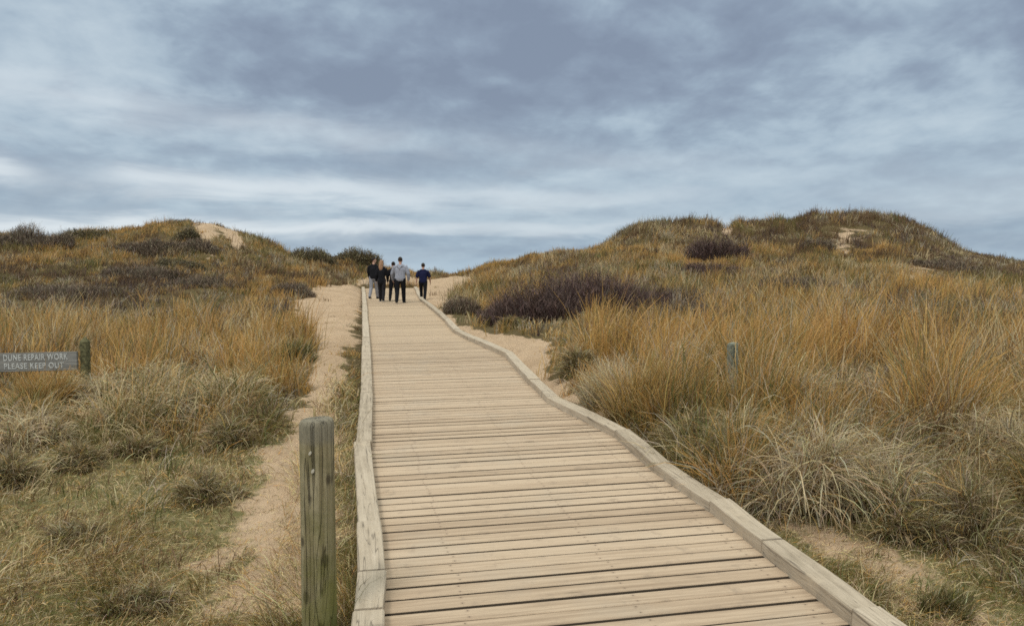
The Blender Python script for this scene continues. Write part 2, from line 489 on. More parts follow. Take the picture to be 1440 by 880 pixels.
PAL = np.array([
    (.58, .345, .115),    # 0 gold
    (.53, .292, .080),    # 1 orange
    (.62, .48, .275),     # 2 straw
    (.215, .168, .058),   # 3 olive
    (.135, .145, .046),   # 4 green
    (.175, .108, .055),    # 5 brown
    (.10, .070, .060),    # 6 purple brown
    (.43, .365, .265),    # 7 dead grey
])
def pick(W):
    c = np.cumsum(W, 1); c /= c[:, -1:]
    return (rng.random(len(W))[:, None] > c).sum(1).clip(0, W.shape[1] - 1)
def jit(c, a=.2):
    n = len(c)
    return np.clip(c * (1 + rng.normal(0, a, (n, 1))) * (1 + rng.normal(0, .05, (n, 3))), .012, .75)

def cells(x, y, c=1.25, s=500):
    """distance and direction from the nearest of a jittered lattice of tussock centres, and that tussock's own number"""
    best = np.full(len(x), 9.); bx = np.zeros(len(x)); by = np.zeros(len(x)); bid = np.zeros(len(x))
    ix = np.floor(x / c).astype(np.int64); iy = np.floor(y / c).astype(np.int64)
    for i in (-1, 0, 1):
        for j in (-1, 0, 1):
            cx = (ix + i + .15 + .7 * _h(ix + i, iy + j, s)) * c; cy = (iy + j + .15 + .7 * _h(ix + i, iy + j, s + 1)) * c
            d = np.hypot(x - cx, y - cy); m = d < best
            best = np.where(m, d, best); bx = np.where(m, x - cx, bx); by = np.where(m, y - cy, by)
            bid = np.where(m, _h(ix + i, iy + j, s + 2), bid)
    return best, np.arctan2(by, bx), bid

def survey(x, y, z):
    """What grows where: height of the sward, density and the share of each grass colour."""
    px, py = project(x, y, z)
    n = len(x)
    W = np.full((n, 8), .02)
    hgt = np.full(n, .5); droop = np.full(n, .5); dens = np.ones(n)
    mid = (xl(y) + xr(y)) / 2
    left = x < mid
    nz = [fbm(x * .45, y * .45, 60 + 5 * k, 2) for k in range(5)]
    def zone(mask, w, h, d, den=1.):
        m = mask[:, None]
        W[:] = W * (1 - m) + np.array(w)[None] * m
        hgt[:] = hgt * (1 - mask) + h * mask; droop[:] = droop * (1 - mask) + d * mask; dens[:] = dens * (1 - mask) + den * mask
    q = (nz[0] - .5) * (10 + 30 * sm(390, 500, py))                               # ragged zone borders
    a = py + q
    #                     gold  orng straw oliv green brown purp grey
    zone(left * 1.0,      [.40, .12, .20, .75, .10, .45, .10, .1], .44, .5)
    zone(left * sm(352, 372, a), [.55, .25, .15, .50, .08, .55, .35, .1], .40, .5)
    zone(left * sm(380, 392, a) * (1 - sm(438, 450, a)) * (1 - sm(300, 380, px)), [.16, .04, .12, .40, .10, .95, .75, .2], .34, .8)
    zone(left * sm(360, 372, a) * (1 - sm(425, 440, a)) * sm(330, 400, px), [.7, .55, .15, .35, .05, .3, .05, .05], .45, .4)
    zone(left * sm(440, 452, a), [.95, .30, .50, .22, .08, .12, .02, .1], .70, .45)
    zone(left * sm(548, 572, a), [.40, .08, .85, .45, .22, .35, .05, .5], .46, 1.3)
    zone(left * sm(612, 640, a), [.10, .02, .50, .55, .55, .40, .02, .3], .20, 1.3, .10)
    rt = ~left
    zone(rt * 1.0,        [.75, .28, .25, .42, .06, .28, .06, .1], .48, .4)
    dune = rt * (1 - sm(344, 354, a)) * sm(830, 860, px)
    zone(dune,            [.05, .02, .06, .90, .22, .85, .18, .06], .66, .35, 1.2)
    zone(dune * sm(320, 330, a), [.10, .04, .22, .55, .08, 1.0, .35, .2], .50, .6, 1.1)
    zone(rt * sm(1280, 1320, px) * sm(345, 358, a) * (1 - sm(392, 400, a)), [.10, .03, .25, .55, .12, .95, .25, .3], .32, .9, 1.0)
    zone(rt * sm(395, 412, a) * (1 - sm(0, 1, a - 900)), [.50, .28, .22, .48, .10, .24, .07, .12], .58, .5)
    zone(rt * sm(1150, 1230, px) * sm(424, 436, a) * (1 - sm(466, 476, a)), [.16, .05, .30, .65, .2, .6, .25, .35], .42, .9)
    zone(rt * sm(464, 482, a), [.95, .62, .28, .22, .08, .12, .02, .08], .78, .45)
    zone(rt * sm(596, 630, a), [.30, .15, .90, .40, .32, .30, .02, .5], .52, 1.25)
    zone(rt * sm(715, 745, a), [.10, .02, .55, .50, .55, .30, .02, .3], .22, 1.2, .22)
    W *= np.stack([.25 + 1.5 * sm(.3, .7, nz[k % 5] if k < 5 else fbm(x * .8, y * .8, 90 + k, 2)) for k in range(8)], 1)
    big = [sm(.36, .64, fbm(x * .19 + 7 * k, y * .15, 170 + 9 * k, 2)) for k in range(4)]
    farp = sm(20, 30, y)[:, None]
    W *= 1 + farp * (np.stack([.6 + 1.5 * big[0], .2 + .7 * big[0], .5 + 1.8 * big[1], .3 + 1.2 * big[2], .2 + .9 * big[2], .5 + 1.6 * big[3], .3 + 1.5 * big[3], .3 + 1.0 * big[1]], 1) - 1)
    # grey dead hollows inside the golden stands
    hol = sm(.60, .68, fbm(x * .9, y * .9, 130, 2)) * sm(420, 470, py) * (1 - sm(560, 600, py))
    zone(hol, [.2, .05, .6, .4, .1, .35, .1, .7], .38, 1.2, .9)
    sg = left * (1 - sm(130, 160, px)) * sm(535, 546, py) * (1 - sm(590, 610, py))       # trodden in front of the sign
    hgt *= 1 - .45 * sg
    # sand-side sward in front of the thicket stays low
    lo = rt * sm(620, 650, px) * (1 - sm(790, 850, px)) * sm(436, 446, py) * (1 - sm(515, 535, py))
    hgt *= 1 - .5 * lo; dens *= 1 - .55 * lo
    return px, py, W, hgt, droop, dens

# ------------------------------------------------------------------ ground sheet
def build_ground():
    NUg, NYg = 560, 620
    u = np.linspace(-3, 3, NUg); u = np.sign(u) * np.abs(u / 3) ** 1.7 * 3
    t = np.linspace(-1, 1, NYg)
    yy = np.concatenate([-np.geomspace(200, 4, 30), np.linspace(-3.5, 2, 24), np.geomspace(2.04, 80, 460), np.geomspace(82, 2600, 40)])
    Wd = np.sqrt(yy ** 2 + 30)
    X = u[None, :] * Wd[:, None]; Y = np.repeat(yy[:, None], NUg, 1)
    x = X.ravel(); y = Y.ravel()
    s = sandmask(x, y)
    z = height(x, y, s)
    px, py = project(x, y, z)
    turf = np.where(x < xl(y), sm(560, 640, py), sm(690, 760, py))
    dd = deck_dist(x, y)
    s = np.maximum(s, .55 * (1 - sm(.1, .35, dd)) * sm(13, 20, y))
    s = np.where(dd < .06, 0, s); turf = np.where(dd < .06, 0, turf)
    ny, nu = X.shape
    i = np.arange(ny - 1)[:, None] * nu + np.arange(nu - 1)[None]
    Q = np.stack([i, i + 1, i + nu + 1, i + nu], 2).reshape(-1, 4)
    me = quads_mesh('ground', np.stack([x, y, z], 1), Q, None, {'sand': s, 'turf': turf})
    o = link('ground', me, MG, smooth=True)
    tag(o, 'sandy dune ground with worn track beside the boardwalk', 'ground', kind='structure')
build_ground()

# ------------------------------------------------------------------ boardwalk
def timber_box(V, F, UV, A, B, w, zt, h, uoff, bev=.008, tilt=0.):
    """a plank from A to B (2D, centre line), width w, top heights zt=(zA,zB); bevelled top edges"""
    A = np.array(A); B = np.array(B); d = (B - A); L = np.hypot(*d); d = d / L; nrm = np.array([-d[1], d[0]])
    i0 = len(V)
    prof = [(-w / 2, -h), (-w / 2, -bev), (-w / 2 + bev, 0), (w / 2 - bev, 0), (w / 2, -bev), (w / 2, -h)]
    for e, (P, z) in enumerate(((A, zt[0]), (B, zt[1]))):
        for (o, dz) in prof:
            q = P + nrm * o
            V.append((q[0], q[1], z + dz + o * tilt)); UV.append((L * e + uoff[0], o + uoff[1] + abs(dz) * .5))
    n = len(prof)
    for k in range(n):
        k2 = (k + 1) % n
        F.append((i0 + k, i0 + n + k, i0 + n + k2, i0 + k2))
    F.append(tuple(i0 + k for k in range(n))); F.append(tuple(i0 + n + k for k in reversed(range(n))))

def mesh_uv(name, V, F, UV, attrs=None):
    me = bpy.data.meshes.new(name); me.from_pydata(V, [], F); me.update()
    uvl = me.uv_layers.new(name='UVMap')
    li = np.empty(len(me.loops), np.int32); me.loops.foreach_get('vertex_index', li)
    uvl.data.foreach_set('uv', np.array(UV, np.float32)[li].ravel())
    for k, v in (attrs or {}).items():
        a = me.attributes.new(k, 'FLOAT', 'POINT'); a.data.foreach_set('value', np.asarray(v, np.float32))
    bm = bmesh.new(); bm.from_mesh(me); bmesh.ops.recalc_face_normals(bm, faces=bm.faces); bm.to_mesh(me); bm.free()
    return me

def build_boardwalk():
    root = empty('boardwalk', (1.2, 0, 0))
    tag(root, 'long pale plank boardwalk with low timber kerbs climbing between the dunes', 'boardwalk', kind='structure')
    off = np.array([1.2, 0, 0])
    V, F_, UV, tone, drift, along, across_ = [], [], [], [], [], [], []
    ax = np.array([-.2, 1.0]); ax /= np.hypot(*ax); across = np.array([ax[1], -ax[0]])
    y = -2.0
    k = 0
    while y < DECK_END:
        w = random.uniform(.126, .140)
        gap = random.choice([.005, .006, .007, .009, .010, .012, .014])
        yc = y + w / 2
        # left end at the left kerb at yc; the right end further along
        a = np.array([float(xl(yc)) - .15 + random.uniform(-.03, .01), yc])
        L = 2.4
        for _ in range(6):
            b = a + across * L
            L += (float(xr(b[1])) + .15 - b[0])
        b = a + across * (L + random.uniform(-.01, .03)); a2 = a.copy()
        sk = random.gauss(0, .004)
        b = b + ax * sk
        zz = random.gauss(0, .0015); i0 = len(V)
        n = 5
        uo = (random.uniform(0, 60), random.uniform(0, 60))
        # planks in five lengths so that the drift of sand can vary along them
        Lp = np.hypot(*(b - a2))
        tl = random.gauss(0, .012); bow = random.gauss(0, .003)
        prof = [(-w / 2, -.048), (-w / 2, -.005), (-w / 2 + .004, 0), (w / 2 - .004, 0), (w / 2, -.005), (w / 2, -.048)]
        m = len(prof); tn = random.random()
        for e in range(n + 1):
            t = e / n; P = a2 + (b - a2) * t
            for (o, dz) in prof:
                q = P + ax * (o + bow * math.sin(t * math.pi))
                V.append((q[0] - off[0], q[1], float(zdeck(P[1])) + zz + dz + o * tl))
                UV.append((Lp * t + uo[0], o + uo[1] + (abs(dz) * .5)))
                dl = t * Lp; drr = (1 - t) * Lp
                edge = max(math.exp(-((dl - .17) / .12) ** 2), .8 * math.exp(-((drr - .2) / .2) ** 2))
                along.append(t * Lp - (.55 if tn > .5 else .57)); across_.append(o + (tn - .5) * .012)
                tone.append(tn); drift.append(min(1, .03 + .42 * edge + float(np.interp(yc, [5, 9, 14, 20, 28], [0, .12, .38, .7, .9]))))
        for e in range(n):
            for j in range(m):
                j2 = (j + 1) % m
                F_.append((i0 + e * m + j, i0 + (e + 1) * m + j, i0 + (e + 1) * m + j2, i0 + e * m + j2))
        F_.append(tuple(i0 + j for j in range(m))); F_.append(tuple(i0 + n * m + j for j in reversed(range(m))))
        y += (w + gap) / ax[1]
        k += 1
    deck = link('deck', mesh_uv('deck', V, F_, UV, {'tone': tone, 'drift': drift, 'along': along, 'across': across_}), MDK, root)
    # bearers under the planks (seen as dark through the gaps)
    V, F_, UV = [], [], []
    for fx in (.12, .5, .88):
        ys = np.linspace(-2, DECK_END, 30)
        for y0, y1 in zip(ys[:-1], ys[1:]):
            A = (float(xl(y0) * (1 - fx) + xr(y0) * fx) - off[0], y0); B = (float(xl(y1) * (1 - fx) + xr(y1) * fx) - off[0], y1)
            timber_box(V, F_, UV, A, B, .09, (float(zdeck(y0)) - .055, float(zdeck(y1)) - .055), .09, (0, 0))
    link('bearer', mesh_uv('bearer', V, F_, UV, {'tone': [.3] * len(V)}), MKB, root)
    # kerb beams
    for side, YY, XX in ((-1, LY, LX), (1, RY, RX)):
        pts = list(zip(XX, YY))
        # break long runs into real beam lengths
        P = [pts[0]]
        for p in pts[1:]:
            L = math.hypot(p[0] - P[-1][0], p[1] - P[-1][1])
            n = max(1, round(L / 3.4)); a = P[-1]
            for i in range(1, n + 1):
                P.append((a[0] + (p[0] - a[0]) * i / n, a[1] + (p[1] - a[1]) * i / n))
        wk, hk = (.16, .084)
        def nrm(i0, i1):
            d = np.array(P[i1]) - np.array(P[i0]); d = d / np.hypot(*d)
            return np.array([d[1], -d[0]]) * side, d
        for i in range(len(P) - 1):
            n0, d0 = nrm(i, i + 1)
            jo = random.uniform(0, .012) + (.018 if side < 0 and P[i][1] < 7 else 0); jz = random.uniform(-.006, .01)
            def corner(j, o):
                # mitred corner at vertex j, o metres outside the inner edge
                if 0 < j < len(P) - 1:
                    na, _ = nrm(j - 1, j); nb, _ = nrm(j, j + 1)
                    mm = na + nb; mm /= np.hypot(*mm); mm = mm / max(.5, float(mm @ n0))
                else: mm = n0
                return np.array(P[j]) + mm * o
            V, F_, UV = [], [], []
            ns = 7
            bev = .008
            prof = [(0, -.004), (.002, hk - bev), (bev, hk), (wk - bev, hk), (wk, hk - bev), (wk, -.004)]
            Lb = math.hypot(P[i + 1][0] - P[i][0], P[i + 1][1] - P[i][1]); uo = random.uniform(0, 50)
            ph = random.uniform(0, 6)
            for e in range(ns + 1):
                t = e / ns
                t2 = t + (.0035 / Lb if e == 0 else (-.0035 / Lb if e == ns else 0))
                for q, (o, h) in enumerate(prof):
                    oo = o + jo + .004 * math.sin(ph + 3 * t + q)
                    c = corner(i, oo) * (1 - t2) + corner(i + 1, oo) * t2
                    zz = float(zdeck(c[1])) + h + (jz + .004 * math.sin(ph * 2 + 5 * t) if h > 0 else 0)
                    V.append((c[0] - off[0], c[1], zz)); UV.append((t * Lb + uo, o + uo * .37 + abs(h) * .7))
            m = len(prof)
            for e in range(ns):
                for j in range(m):
                    j2 = (j + 1) % m
                    F_.append((e * m + j, (e + 1) * m + j, (e + 1) * m + j2, e * m + j2))
            F_.append(tuple(range(m))); F_.append(tuple(ns * m + j for j in reversed(range(m))))
            link('kerb_beam', mesh_uv('kerb_beam', V, F_, UV, {'tone': [random.random()] * len(V)}), MKB, root)
build_boardwalk()

# ------------------------------------------------------------------ posts and sign
def ring_mesh(name, rings, cap=True):
    """rings: list of lists of points, all of one length"""
    V = [p for r in rings for p in r]; m = len(rings[0]); F_ = []
    for e in range(len(rings) - 1):
        for j in range(m):
            j2 = (j + 1) % m
            F_.append((e * m + j, e * m + j2, (e + 1) * m + j2, (e + 1) * m + j))
    if cap:
        F_.append(tuple(reversed(range(m)))); F_.append(tuple((len(rings) - 1) * m + j for j in range(m)))
    me = bpy.data.meshes.new(name); me.from_pydata(V, [], F_); me.update()
    return me

def front_post():
    yp, pxp = 3.72, 447
    x = (xscale(pxp, 735)) * yp
    zb = float(height(np.array([x]), np.array([yp]))[0])
    ztop = CAMZ + slope_of(589) * yp
    H = ztop - zb
    root = empty('wooden_post', (x, yp, zb), 0)
    tag(root, 'thick round weathered timber post, green with algae, standing beside the boardwalk', 'post')
    rings = []
    zs = [-.3] + list(np.linspace(0, H - .03, 26)) + [H - .018, H - .008, H - .001, H]
    m = 40
    for z in zs:
        rr = .083 + .0015 * math.sin(z * 5)
        if z > H - .02: rr -= [.002, .005, .010, .016][zs.index(z) - len(zs) + 4] if zs.index(z) >= len(zs) - 4 else 0
        ring = []
        for j in range(m):
            a = 2 * math.pi * j / m
            r2 = rr + .003 * math.sin(2 * a + 1) + .002 * math.sin(5 * a + z * 1.3)
            r2 -= .012 * math.exp(-((((a - 4.38 - .05 * math.sin(z * 6)) + math.pi) % (2 * math.pi) - math.pi) / .06) ** 2) * float(sm(.35, .6, H - z)) * .8
            r2 -= .009 * math.exp(-((((a - 5.35 - .04 * math.sin(z * 7)) + math.pi) % (2 * math.pi) - math.pi) / .05) ** 2)
            ring.append((r2 * math.cos(a) + .012 * z * 0, r2 * math.sin(a), z + (.004 * math.sin(a + 1) if z > H - .02 else 0)))
        rings.append(ring)
    link('shaft', ring_mesh('shaft', rings), MPO, root, True)
    for dx, dz, s in ((-.012, .155, .008), (.0, .245, .009)):
        bm = bmesh.new(); bmesh.ops.create_uvsphere(bm, u_segments=10, v_segments=6, radius=s)
        for v in bm.verts: v.co.z *= 1.4; v.co.y *= .35; v.co.x += .25 * v.co.z
        me = bpy.data.meshes.new('nail'); bm.to_mesh(me); bm.free()
        o = link('nail', me, MNAIL, root, True); o.location = (dx, -.082, H - dz)
front_post()

def box_bm(bm, cx, cy, cz, sx, sy, sz, bev=.006):
    r = bmesh.ops.create_cube(bm, size=1)
    for v in r['verts']:
        v.co.x = cx + v.co.x * sx; v.co.y = cy + v.co.y * sy; v.co.z = cz + v.co.z * sz
    ed = list({e for v in r['verts'] for e in v.link_edges})
    if bev: bmesh.ops.bevel(bm, geom=ed, offset=bev, segments=2, affect='EDGES')

def from_bm(name, bm, mat, parent=None, smooth=False):
    me = bpy.data.meshes.new(name); bm.to_mesh(me); bm.free()
    return link(name, me, mat, parent, smooth)

def pointed_post(name, mat, root, w, H, x=0, slant=.5):
    rings = []
    n = 4
    for z, s in ((-.25, 1), (H * .5, .99), (H - w * slant * 1.2, .98), (H - w * .25, .55), (H, .10)):
        h = w / 2 * s; b = h * .22
        rings.append([(x + px_, py_, z) for px_, py_ in ((-h + b, -h), (h - b, -h), (h, -h + b), (h, h - b), (h - b, h), (-h + b, h), (-h, h - b), (-h, -h + b))])
    return link(name, ring_mesh(name, rings), mat, root)

def text_mesh(s, size, ext):
    cu = bpy.data.curves.new('t', 'FONT'); cu.body = s; cu.size = size; cu.extrude = ext; cu.align_x = 'CENTER'; cu.align_y = 'CENTER'
    cu.space_character = 1.12; cu.offset = .0022
    o = bpy.data.objects.new('t', cu); COL.objects.link(o)
    bpy.context.view_layer.update()
    me = bpy.data.meshes.new_from_object(o.evaluated_get(bpy.context.evaluated_depsgraph_get()))
    bpy.data.objects.remove(o); bpy.data.curves.remove(cu)
    return me

def sign():
    yp = 10.6
    x1 = xscale(120, 500) * yp
    zt = CAMZ + slope_of(474) * yp
    zg = float(height(np.array([x1]), np.array([yp]))[0])
    root = empty('warning_sign', (x1, yp, zg), R(-1.5))
    tag(root, 'low grey wooden board sign with white lettering on mossy posts in the grass', 'sign')
    H = zt - zg
    pointed_post('post', MSIGNPOST, root, .105, H)
    pointed_post('post', MSIGNPOST, root, .105, H, -1.56)
    mpp = yp / F
    zb0 = CAMZ + slope_of(520) * yp - zg; zb1 = CAMZ + slope_of(494) * yp - zg
    bm = bmesh.new(); box_bm(bm, -.78, -.085, (zb0 + zb1) / 2, 1.44, .035, zb1 - zb0, .004)
    for v in bm.verts:
        v.co.z += (v.co.x + .4) * .028
    bd = from_bm('board', bm, MBOARD, root)
    Hb = zb1 - zb0
    for txt, sz, dz, dx in (('DUNE REPAIR WORK', .122, .062, -.655), ('PLEASE KEEP OUT', .112, -.058, -.68)):
        me = text_mesh(txt, sz, .002)
        lt = link('lettering', me, MLET, bd)
        cx = dx
        lt.location = (cx, -.1055, (zb0 + zb1) / 2 + dz + (cx + .4) * .028); lt.rotation_euler = (R(90), R(-1.6), 0)
        bb = [v.co.x for v in me.vertices]; wid = max(bb) - min(bb)
        lt.scale = (.93 / wid if 'DUNE' in txt else .86 / wid, 1, 1)
sign()

def marker():
    yp = 9.0
    x1 = xscale(1030, 500) * yp
    zg = float(height(np.array([x1]), np.array([yp]))[0]); zt = CAMZ + slope_of(482) * yp
    H = zt - zg
    root = empty('marker_post', (x1, yp, zg), R(20))
    tag(root, 'small green-grey marker post nearly hidden in the golden grass', 'post')
    bm = bmesh.new()
    box_bm(bm, 0, 0, (H - .3) / 2, .105, .105, H + .3, .012)
    for v in bm.verts:
        if v.co.z > H - .05: v.co.z += v.co.x * .15
    from_bm('shaft', bm, MMARK, root)
    bm = bmesh.new()
    box_bm(bm, -.016, -.0535, H - .17, .012, .006, .24, .002)
    from_bm('split', bm, mat_simple('dark_split', (.05, .055, .04)), root)
    return
marker()

# ------------------------------------------------------------------ dune grass (uncountable)
UMAX = .98
def sample_ground(n, y0, y1, u0=-UMAX, u1=UMAX, mixlin=.5):
    nl = int(n * mixlin)
    ylog = np.exp(rng.uniform(math.log(y0), math.log(y1), n - nl))
    yinv = 1 / rng.uniform(1 / y1, 1 / y0, nl)
    y = np.concatenate([ylog, yinv])
    u = rng.uniform(u0, u1, n)
    x = u * (y + .6)
    return x, y

def width_at(y, k=.0009, mn=.0042): return np.maximum(mn, k * y)

KEEP_CLEAR = []   # (x, y, radius) of the tussocks and bushes built as things

TUSS = []  # filled below
def tuss_spec(): return [
    # px, py(base), radius m, height m, kind, label
    (1150, 738, .46, .62, 'bleached', 'large bleached tussock with drooping straw leaves beside the right kerb'),
    (1255, 735, .34, .46, 'bleached', 'straw tussock leaning against the right side of the largest bleached tussock'),
    (1385, 790, .42, .42, 'olive', 'rounded olive tussock with dark hollow at the right edge'),
    (1290, 782, .26, .26, 'olive', 'low olive tussock left of the rounded dark one at the right edge'),
    (1330, 868, .20, .13, 'green', 'small dark green tuft in the sandy turf at bottom right'),
    (850, 572, .34, .52, 'dead', 'upright pale dead tussock behind the bend of the right kerb'),
    (806, 530, .40, .42, 'olive', 'dark olive tussock at the edge of the right sand patch'),
    (915, 600, .48, .72, 'gold', 'tall golden tussock with green base close behind the right kerb'),
    (985, 640, .38, .44, 'olive', 'matted brown and straw tussock overhanging the middle of the right kerb'),
    (318, 636, .30, .36, 'olive', 'dark domed tussock on the left edge of the sandy track'),
    (292, 712, .30, .22, 'olive', 'low wiry tussock on the turf left of the round post'),
    (325, 572, .40, .46, 'bleached', 'drooping straw tussock beside the track, right of the board sign'),
    (412, 508, .36, .38, 'green', 'dark green tussock bulging into the upper sandy track'),
    (265, 600, .40, .40, 'bleached', 'flattened pale tussock below the golden grass on the left'),
    (150, 585, .42, .42, 'bleached', 'greyish matted tussock just right of the sign post'),
    (60, 590, .46, .48, 'gold', 'golden tussock with fine leaves below the board sign'),
    (195, 640, .32, .26, 'olive', 'brownish low tussock in the turf between the sign and the track'),
    (100, 775, .26, .15, 'olive', 'small brown tuft in the left turf'),
    (180, 868, .26, .17, 'olive', 'brown tuft at the bottom left edge of the turf'),
    (15, 690, .30, .26, 'olive', 'dark tussock cut by the left edge of the view'),
    (1045, 655, .40, .42, 'bleached', 'pale tussock behind the kerb, left of the largest bleached one'),
    (1400, 660, .45, .44, 'bleached', 'pale matted tussock under the golden grass at the right edge'),
    (1120, 590, .42, .48, 'bleached', 'pale tussock in the golden grass below and right of the marker post'),
    (940, 545, .40, .44, 'bleached', 'matted pale tussock left of the marker post'),
    (40, 640, .42, .34, 'bleached', 'pale flattened tussock below the golden one under the sign'),
    (215, 560, .42, .46, 'bleached', 'swirled straw tussock in the grass halfway between sign post and track'),
    (320, 560, .40, .44, 'gold', 'golden brown tussock above the drooping straw one beside the track'),
    (110, 660, .30, .2, 'olive', 'low brown tussock at the upper edge of the left turf'),
    (722, 464, .36, .34, 'olive', 'low olive tussock in front of the dark purple thicket'),
    (835, 466, .42, .40, 'gold', 'small golden tussock right of the thicket front'),
]
KIND = {
    'bleached': [.15, .03, 1.3, .10, .06, .2, 0, .6],
    'olive': [.12, .02, .40, .75, .35, .65, .03, .25],
    'green': [.08, .0, .22, .55, .9, .25, .02, .15],
    'dead': [.1, 0, .9, .1, .05, .1, 0, 1.0],
    'gold': [.8, .45, .3, .35, .15, .1, 0, .08],
}
def make_tussock(x, y, r, h, kind):
    z = float(height(np.array([x]), np.array([y]))[0])
    B = Blades()
    n = int(1500 * (r / .4) ** 1.3 * np.interp(y, [3, 8, 20], [1.5, 1.2, .9]))
    if kind in ('bleached',): n = int(n * .85)
    for lay in range(2):
        m = n if lay == 0 else n // 2
        if lay == 0:
            ns = max(3, int(7 * r / .4)); sa = rng.uniform(0, 2 * np.pi, ns); sr = r * .72 * np.sqrt(rng.random(ns)); sh = rng.uniform(.6, 1.15, ns)
        si = rng.integers(0, ns, m)
        rl_ = r * (.34 if lay == 0 else .6) * np.sqrt(rng.random(m)); ta = rng.uniform(0, 2 * np.pi, m)
        ox = sr[si] * np.cos(sa[si]) + rl_ * np.cos(ta); oy = sr[si] * np.sin(sa[si]) + rl_ * np.sin(ta)
        X = x + ox; Y = y + oy; rad = np.minimum(np.hypot(ox, oy), r); th = np.where(rng.random(m) < .6, ta, np.arctan2(oy, ox))
        Z = height(X, Y) - .015
        L = h * sh[si] * rng.uniform(.65, 1.35, m) * (1.25 if kind in ('bleached', 'olive') else 1.1) * (1 - .35 * (rad / r) ** 2)
        lump = (fbm(X * 6, Y * 6, 700, 2) - .5) * 11
        az = np.where(rng.random(m) < .30, th + rng.normal(0, .7, m), lump + rng.normal(0, .5, m))
        fr = rad / r
        if kind == 'bleached':
            p0 = np.abs(rng.normal(.1, .3, m)) + .35 * fr; p1 = p0 + rng.uniform(1.2, 2.6, m); L = L * 1.12
        elif kind == 'olive':
            p0 = np.abs(rng.normal(.15, .25, m)) + .5 * fr; p1 = p0 + rng.uniform(.9, 2.1, m)
        elif kind == 'dead':
            p0 = np.abs(rng.normal(.1, .15, m)) + .35 * fr; p1 = p0 + rng.uniform(.1, 1.3, m)
        else:
            p0 = np.abs(rng.normal(.08, .15, m)) + .35 * fr; p1 = p0 + rng.uniform(.15, 1.0, m)
        if lay == 1: L *= .55; p1 += .4
        if kind in ('bleached', 'olive'):
            # old leaves hang over a mound of earlier years' thatch
            lump2 = .55 + .9 * fbm(X * 3.1, Y * 3.1, 720, 2)
            Z = Z + h * (.62 if kind == 'bleached' else .5) * np.clip(1 - fr ** 2, 0, 1) * lump2 * rng.uniform(.35, 1., m)
            L = L * .72
            if kind == 'bleached':
                p0 = np.abs(rng.normal(.5, .45, m)); p1 = p0 + rng.uniform(1.3, 2.5, m)
        W = np.repeat(np.array([KIND[kind]]), m, 0)
        if lay == 1: W = W * np.array([[.5, .4, .6, 1.1, 1.3, 1.6, 1, 1]])
        c = jit(PAL[pick(W)], .32); c2 = jit(PAL[pick(W)], .32) * .5 + c * .5
        if kind == 'gold': c = c * .5 + PAL[3] * .5
        wd = width_at(np.full(m, y), .00095, .0066 if kind in ('bleached', 'dead') else .005) * np.exp(rng.normal(0, .38, m)); PT = np.stack([X, Y, Z], 1)
        grp = rng.integers(0, 3, m)
        for g_, pw_ in ((0, .7), (1, 1.4), (2, 3.2)):       # soft arcs, hooks, and leaves snapped near the tip
            q_ = grp == g_
            B.add(PT[q_], L[q_], az[q_], p0[q_], p1[q_], wd[q_], c[q_], c2[q_], 5, pw_)
    return B, (x, y, z)

def build_tussocks():
    for px, py, r, h, kind, lab in tuss_spec():
        x, y = unproject(px, py)
        y += r * .5; x *= (y / (y - r * .5))
        B, o = make_tussock(x, y, r, h, kind)
        ob = B.build('grass_tussock', MBL, None, o)
        tag(ob, lab, 'grass tussock', 'tussocks of marram along the boardwalk')
        KEEP_CLEAR.append((x, y, r * .8))
build_tussocks()

